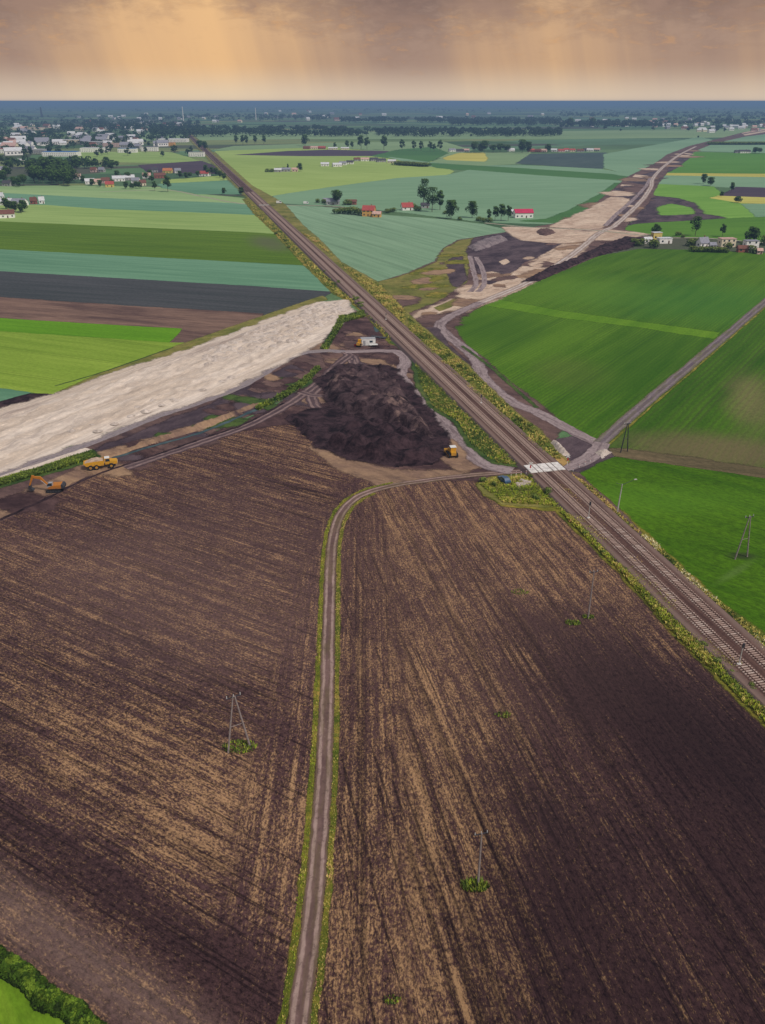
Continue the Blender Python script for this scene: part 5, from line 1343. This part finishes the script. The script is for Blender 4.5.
T(755, 153.5, 5.5, 'broad', 'tree right of the white farmhouse beyond the right-hand field', wide=1.6); T(759, 153.5, 5, 'broad', 'rightmost tree by the white farmhouse beyond the right-hand field', wide=1.5)
# left hand houses
lh = ((76, 179, 10, 'white', 'salmon', 'tall white house with salmon roof right of the grove'), (90, 184, 9, 'white', 'white', 'white low house right of the tall white house'), (97, 184.5, 8, 'cream', 'salmon', 'cream house with salmon roof in the left house row'),
      (106, 183, 8, 'pink', 'brown', 'pink house with brown roof in the left house row'), (110, 187, 8, 'yellow', 'red', 'yellow gabled house at the field edge'), (119, 181, 12, 'white', 'white', 'long white shed behind the yellow gabled house'),
      (130, 180, 9, 'grey', 'white', 'grey shed with white roof in the left house row'), (136, 183, 8, 'white', 'grey', 'white house with grey roof in the left house row'), (143, 185.5, 6, 'cream', 'brown', 'small cream house with brown gable near the field edge'),
      (147, 178, 8, 'white', 'salmon', 'white house with salmon roof below the purple strip'), (160, 178, 11, 'brick', 'brown', 'long brick barn below the purple strip'), (168, 173, 9, 'yellow', 'orange', 'yellow house with orange roof below the purple strip'),
      (178, 173, 6, 'white', 'grey', 'small white house right of the yellow house'), (205, 176, 10, 'white', 'red', 'white house with red roof close to the railway'), (155, 172, 6, 'grey', 'dark', 'small grey house left of the yellow house'),
      (7, 205, 14, 'white', 'white', 'white barn at the left edge above the lime strip'), (20, 205.5, 14, 'white', 'grey', 'long white barn with grey roof above the lime strip'), (1, 199, 6, 'white', 'white', 'small white house at the very left edge'),
      (6, 217.5, 17, 'white', 'brown', 'white house with brown roof at the left edge, nearest the lime strip'), (34, 204, 6, 'brick', 'brown', 'brick shed right of the long white barn'), (42, 203.5, 5, 'white', 'white', 'tiny white shed at the end of the left barns'),
      (4, 171, 10, 'white', 'grey', 'white house with grey roof left of the grove'), (18, 163, 11, 'white', 'white', 'white house above the tree belt at the left'), (8, 186, 9, 'grey', 'dark', 'grey house with dark roof under the left edge trees'), (102, 172, 6, 'grey', 'grey', 'grey house half hidden in the belt of trees'), (94, 172, 6, 'pink', 'brown', 'pink house half hidden in the belt of trees'))
for px, py, w_, wl, rf, lab in lh: Hh(px, py, w_, lab, wl, rf, None, .65, 3.4, 2.8)
# halls of the town
hl = ((8, 153, 20, 'white', 'red', 'long hall with a red roof at the left edge of the town'), (22, 144, 13, 'cream', 'orange', 'hall with a bright orange roof in the town'), (38, 153.5, 16, 'grey', 'white', 'white-roofed hall right of the red hall'),
      (62, 156, 34, 'white', 'blue', 'long blue-roofed hall at the town edge'), (128, 152.5, 18, 'white', 'blue', 'blue-roofed hall further right at the town edge'), (95, 152, 26, 'white', 'white', 'long low white hall between the blue roofs'),
      (72, 143, 22, 'cream', 'white', 'cream apartment block with a flat white roof'), (98, 145, 18, 'grey', 'white', 'grey apartment block beside the cream one'), (174, 142, 28, 'white', 'white', 'large white hall near the railway'), (168, 146, 14, 'orange', 'salmon', 'low orange building before the large white hall'), (28, 130, 30, 'cream', 'salmon', 'long cream block with salmon roof in the upper town'), (112, 147, 16, 'pink', 'salmon', 'pink block with flat salmon roof by the blue hall'), (150, 151, 16, 'white', 'grey', 'white shed row by the railway'), (197, 156.5, 15, 'white', 'grey', 'pale station shed beside the railway'))
for px, py, w_, wl, rf, lab in hl: Hh(px, py, w_, lab, wl, rf, random.uniform(-4, 4), .45, 7.5, 2, True, name='hall', cat='hall')
# small town houses: one mesh each
tm = {}
def tiny(wl, rf):
    if (wl, rf) not in tm:
        m = MB(); L, W, hw, hr = 13, 9, 4.6, 3.4
        vs = [(sx * L / 2, y_, z_) for sx in (-1, 1) for (y_, z_) in ((-W / 2, -.2), (W / 2, -.2), (W / 2, hw), (0, hw + hr), (-W / 2, hw))]
        m.add(vs, [(4, 3, 2, 1, 0), (5, 6, 7, 8, 9), (0, 1, 6, 5), (1, 2, 7, 6), (4, 0, 5, 9)], 0); gable(m, L, W, hw + .02, hr, .4, 1)
        for k in (-4, -1.3, 1.3, 4): m.box((k, -W / 2 - .03, 2.4), (1.3, .08, 1.5), 2)
        tm[wl, rf] = m.data('town_house', [wallm[wl], roofm[rf], winm])
    return tm[wl, rf]
combos = [('white', 'grey'), ('white', 'white'), ('cream', 'salmon'), ('grey', 'grey'), ('white', 'white'), ('white', 'white'), ('pink', 'brown'), ('white', 'grey'), ('cream', 'white')]
def townhouse(px, py, where, s=1.0):
    wl, rf = random.choice(combos); x, y = G(px, py)
    o = bpy.data.objects.new('town_house', tiny(wl, rf)); col.objects.link(o); o.location = (x, y, gz(x, y)); o.rotation_euler.z = random.uniform(-.6, .6); o.scale = (s * random.uniform(.8, 1.5), s, s)
    tag(o, f'{wl} house with {rf} roof {where}', 'house', f'{wl} houses with {rf} roofs {where}')
for i in range(95):
    px = random.uniform(0, 165) ** 1.0; py = random.uniform(126, 156)
    if 40 < px and py > 149: continue
    townhouse(px, py, 'in the town at the left', random.uniform(1.0, 1.8))
for i in range(26): townhouse(random.uniform(60, 240), random.uniform(114, 128), 'in the hamlets beyond the town', 1.4)
for i in range(30): townhouse(random.uniform(560, 765), random.uniform(119, 128.5), 'in the village by the far wood at the right', 1.3)
for i in range(30): townhouse(random.uniform(645, 765), random.uniform(122, 133), 'in the village at the end of the new road', 1.2)
for i in range(20): townhouse(random.uniform(260, 560), random.uniform(111, 121), 'scattered in the far middle distance', 1.8)
for i in range(40):
    px = random.uniform(600, 765); py = random.uniform(124, 131.5); x, y = G(px, py); stree(x, y, random.uniform(9, 15), 'village tree at the end of the new road', 'village trees at the end of the new road', 1.2)
for i in range(30):
    px = random.uniform(560, 660); py = random.uniform(124.5, 128.5); x, y = G(px, py); stree(x, y, random.uniform(12, 18), 'tall tree at the front of the far right wood', 'front trees of the far right wood', 1.0)
# slender towers
for px, py, hp, lab, mt in ((183.5, 121, 13, 'tall white tower beyond the town, left of the other one', whitep), (256, 120, 11, 'shorter white tower beyond the woods, right of the railway', whitep), (42, 117, 9, 'dark slab tower above the left end of the town', dk)):
    x, y = G(px, py); h = hp * mpp(py); root = empty('tower', (x, y, 0), 0, lab, 'tower')
    r_ = h * (.05 if mt is whitep else .12)
    MB().tube((0, 0, -1), (0, 0, h * .9), r_, r_ * .55, 14).build('shaft', mt, root); MB().tube((0, 0, h * .9), (0, 0, h), r_ * .7, r_ * .3, 14).build('tower_top', mt, root)
hp_ = MB()
for i in range(41):
    a = i / 40; x, y = G(690 + 100 * a, 102.2); hp_.v.append((x, y, 0)); hp_.v.append((x, y, max(0, math.sin(a * 3.14)) * 90 + 20 * abs(noise.noise((a * 6, 0, 0)))))
    if i: hp_.f.append([2 * i - 2, 2 * i, 2 * i + 1, 2 * i - 1]); hp_.m.append(0)
ho = hp_.build('hills', gm); ho['kind'] = 'structure'

# ------------------------------------------------------------------ haze: a low layer of misty air over the plain
hz = newmat('glowing_haze'); hz.use_nodes = True; nt = hz.node_tree; nt.nodes.clear()
ab = nt.nodes.new('ShaderNodeVolumeAbsorption'); em = nt.nodes.new('ShaderNodeEmission'); ad = nt.nodes.new('ShaderNodeAddShader'); ou = nt.nodes.new('ShaderNodeOutputMaterial')
SIG = 1 / 6600
ab.inputs['Color'].default_value = (0, 0, 0, 1); ab.inputs['Density'].default_value = SIG
em.inputs['Color'].default_value = (*C(94, 117, 146), 1); em.inputs['Strength'].default_value = SIG  # haze glows by itself: emission stands in for daylight scattered in the air
nt.links.new(ab.outputs[0], ad.inputs[0]); nt.links.new(em.outputs[0], ad.inputs[1]); nt.links.new(ad.outputs[0], ou.inputs['Volume'])
m = MB(); m.box((0, 40000, 44), (140000, 86000, 96)); ho = m.build('haze', hz); ho['kind'] = 'structure'

# ------------------------------------------------------------------ sky and sun
SUN_EL, SUN_AZ = R(48), R(130)      # azimuth clockwise from the view direction
sd = bpy.data.lights.new('sun', 'SUN'); so = bpy.data.objects.new('sun', sd); col.objects.link(so)
sd.energy = 2.6; sd.angle = R(10); sd.color = (1, .93, .84)
sv = Vector((math.sin(SUN_AZ) * math.cos(SUN_EL), math.cos(SUN_AZ) * math.cos(SUN_EL), math.sin(SUN_EL)))
so.rotation_euler = (-sv).to_track_quat('-Z', 'Y').to_euler()
world = bpy.data.worlds.new('World'); scene.world = world; t = NT(world)
sky = t.node('ShaderNodeTexSky', sky_type='NISHITA'); sky.sun_disc = False; sky.sun_elevation = SUN_EL; sky.sun_rotation = SUN_AZ
bg1 = t.node('ShaderNodeBackground'); t.link(sky.outputs[0], bg1.inputs[0]); bg1.inputs[1].default_value = .09
d = t.node('ShaderNodeTexCoord').outputs['Generated']; t.pos = d
sx = t.node('ShaderNodeSeparateXYZ'); t.link(d, sx.inputs[0])
X, Y, Z = sx.outputs
A = t.math('ARCTAN2', X, Y)                     # azimuth, 0 ahead
# column of bright rain light, dark shafts
def bump_at(c_, wd, amt): return t.math('MULTIPLY', t.ramp(t.math('ABSOLUTE', t.math('SUBTRACT', A, c_)), 0, wd, 1, 0), amt)
cx = t.node('ShaderNodeCombineXYZ'); t.link(t.math('ADD', t.math('MULTIPLY', A, 15), t.math('MULTIPLY', Z, 4)), cx.inputs[0]); t.link(t.math('MULTIPLY', Z, 1.5), cx.inputs[1])
shaft = t.noise(cx.outputs[0], 1, 4, .6)
glow = t.math('ADD', bump_at(-.2, .2, .68), bump_at(.17, .13, .34)); glow = t.math('ADD', glow, bump_at(.03, .06, -.22)); glow = t.math('ADD', glow, bump_at(-.45, .2, -.15)); glow = t.math('ADD', glow, bump_at(.33, .08, -.1))
glow = t.math('ADD', glow, t.math('MULTIPLY', t.math('SUBTRACT', shaft, .5), .8))
low = t.ramp(Z, 0.0, .035)
c = t.mix(t.ramp(glow, -.25, .95), C(166, 139, 124), C(236, 190, 138))
low = t.ramp(Z, 0.0, .04)
c = t.mix(low, t.mix(t.ramp(glow, -.25, .95), C(210, 190, 170), C(230, 206, 174)), c)
# darker, puffy cloud base towards the top
cy = t.node('ShaderNodeCombineXYZ'); t.link(t.math('MULTIPLY', A, 13), cy.inputs[0]); t.link(t.math('MULTIPLY', Z, 38), cy.inputs[1])
cn = t.noise(cy.outputs[0], 1, 8, .62, .3)
cn2 = t.noise(cy.outputs[0], 3.1, 7, .68, .4)
top = t.math('ADD', t.math('MULTIPLY', t.math('SUBTRACT', Z, .055), 14), t.math('MULTIPLY', t.math('SUBTRACT', cn, .5), 2.2))
top = t.math('ADD', top, t.math('MULTIPLY', t.math('SUBTRACT', cn2, .5), 1.0))
top = t.math('SUBTRACT', top, t.math('MULTIPLY', glow, .55))
cl = t.ramp(top, -.25, .75)
lit = t.math('MULTIPLY', t.ramp(cn2, .48, .68), t.ramp(top, .7, .1))
cc = t.mix(t.ramp(cn, .35, .65), C(108, 91, 90), C(156, 128, 114))
cc = t.mix(t.math('MULTIPLY', lit, .7), cc, C(226, 168, 108))
c = t.mix(t.math('MULTIPLY', cl, .88), c, cc)
# high overcast above the picture
over = t.mix(t.ramp(t.noise(d, 3, 5), .3, .7), C(158, 157, 164), C(198, 194, 192))
c = t.mix(t.ramp(Z, .10, .22), c, over)
bg2 = t.node('ShaderNodeBackground'); t.link(c, bg2.inputs[0]); bg2.inputs[1].default_value = 1.0
mx = t.node('ShaderNodeMixShader'); t.put(mx.inputs[0], t.ramp(Z, .12, .5, 0, .45)); t.link(bg2.outputs[0], mx.inputs[1]); t.link(bg1.outputs[0], mx.inputs[2])
wo = t.node('ShaderNodeOutputWorld'); t.link(mx.outputs[0], wo.inputs[0])

scene.view_settings.view_transform = 'Standard'; scene.view_settings.look = 'None'; scene.view_settings.exposure = 0; scene.view_settings.gamma = 1
scene.render.resolution_x = 765; scene.render.resolution_y = 1024
scene.cycles.transparent_max_bounces = 24; scene.cycles.max_bounces = 4; scene.cycles.diffuse_bounces = 2; scene.cycles.volume_bounces = 0
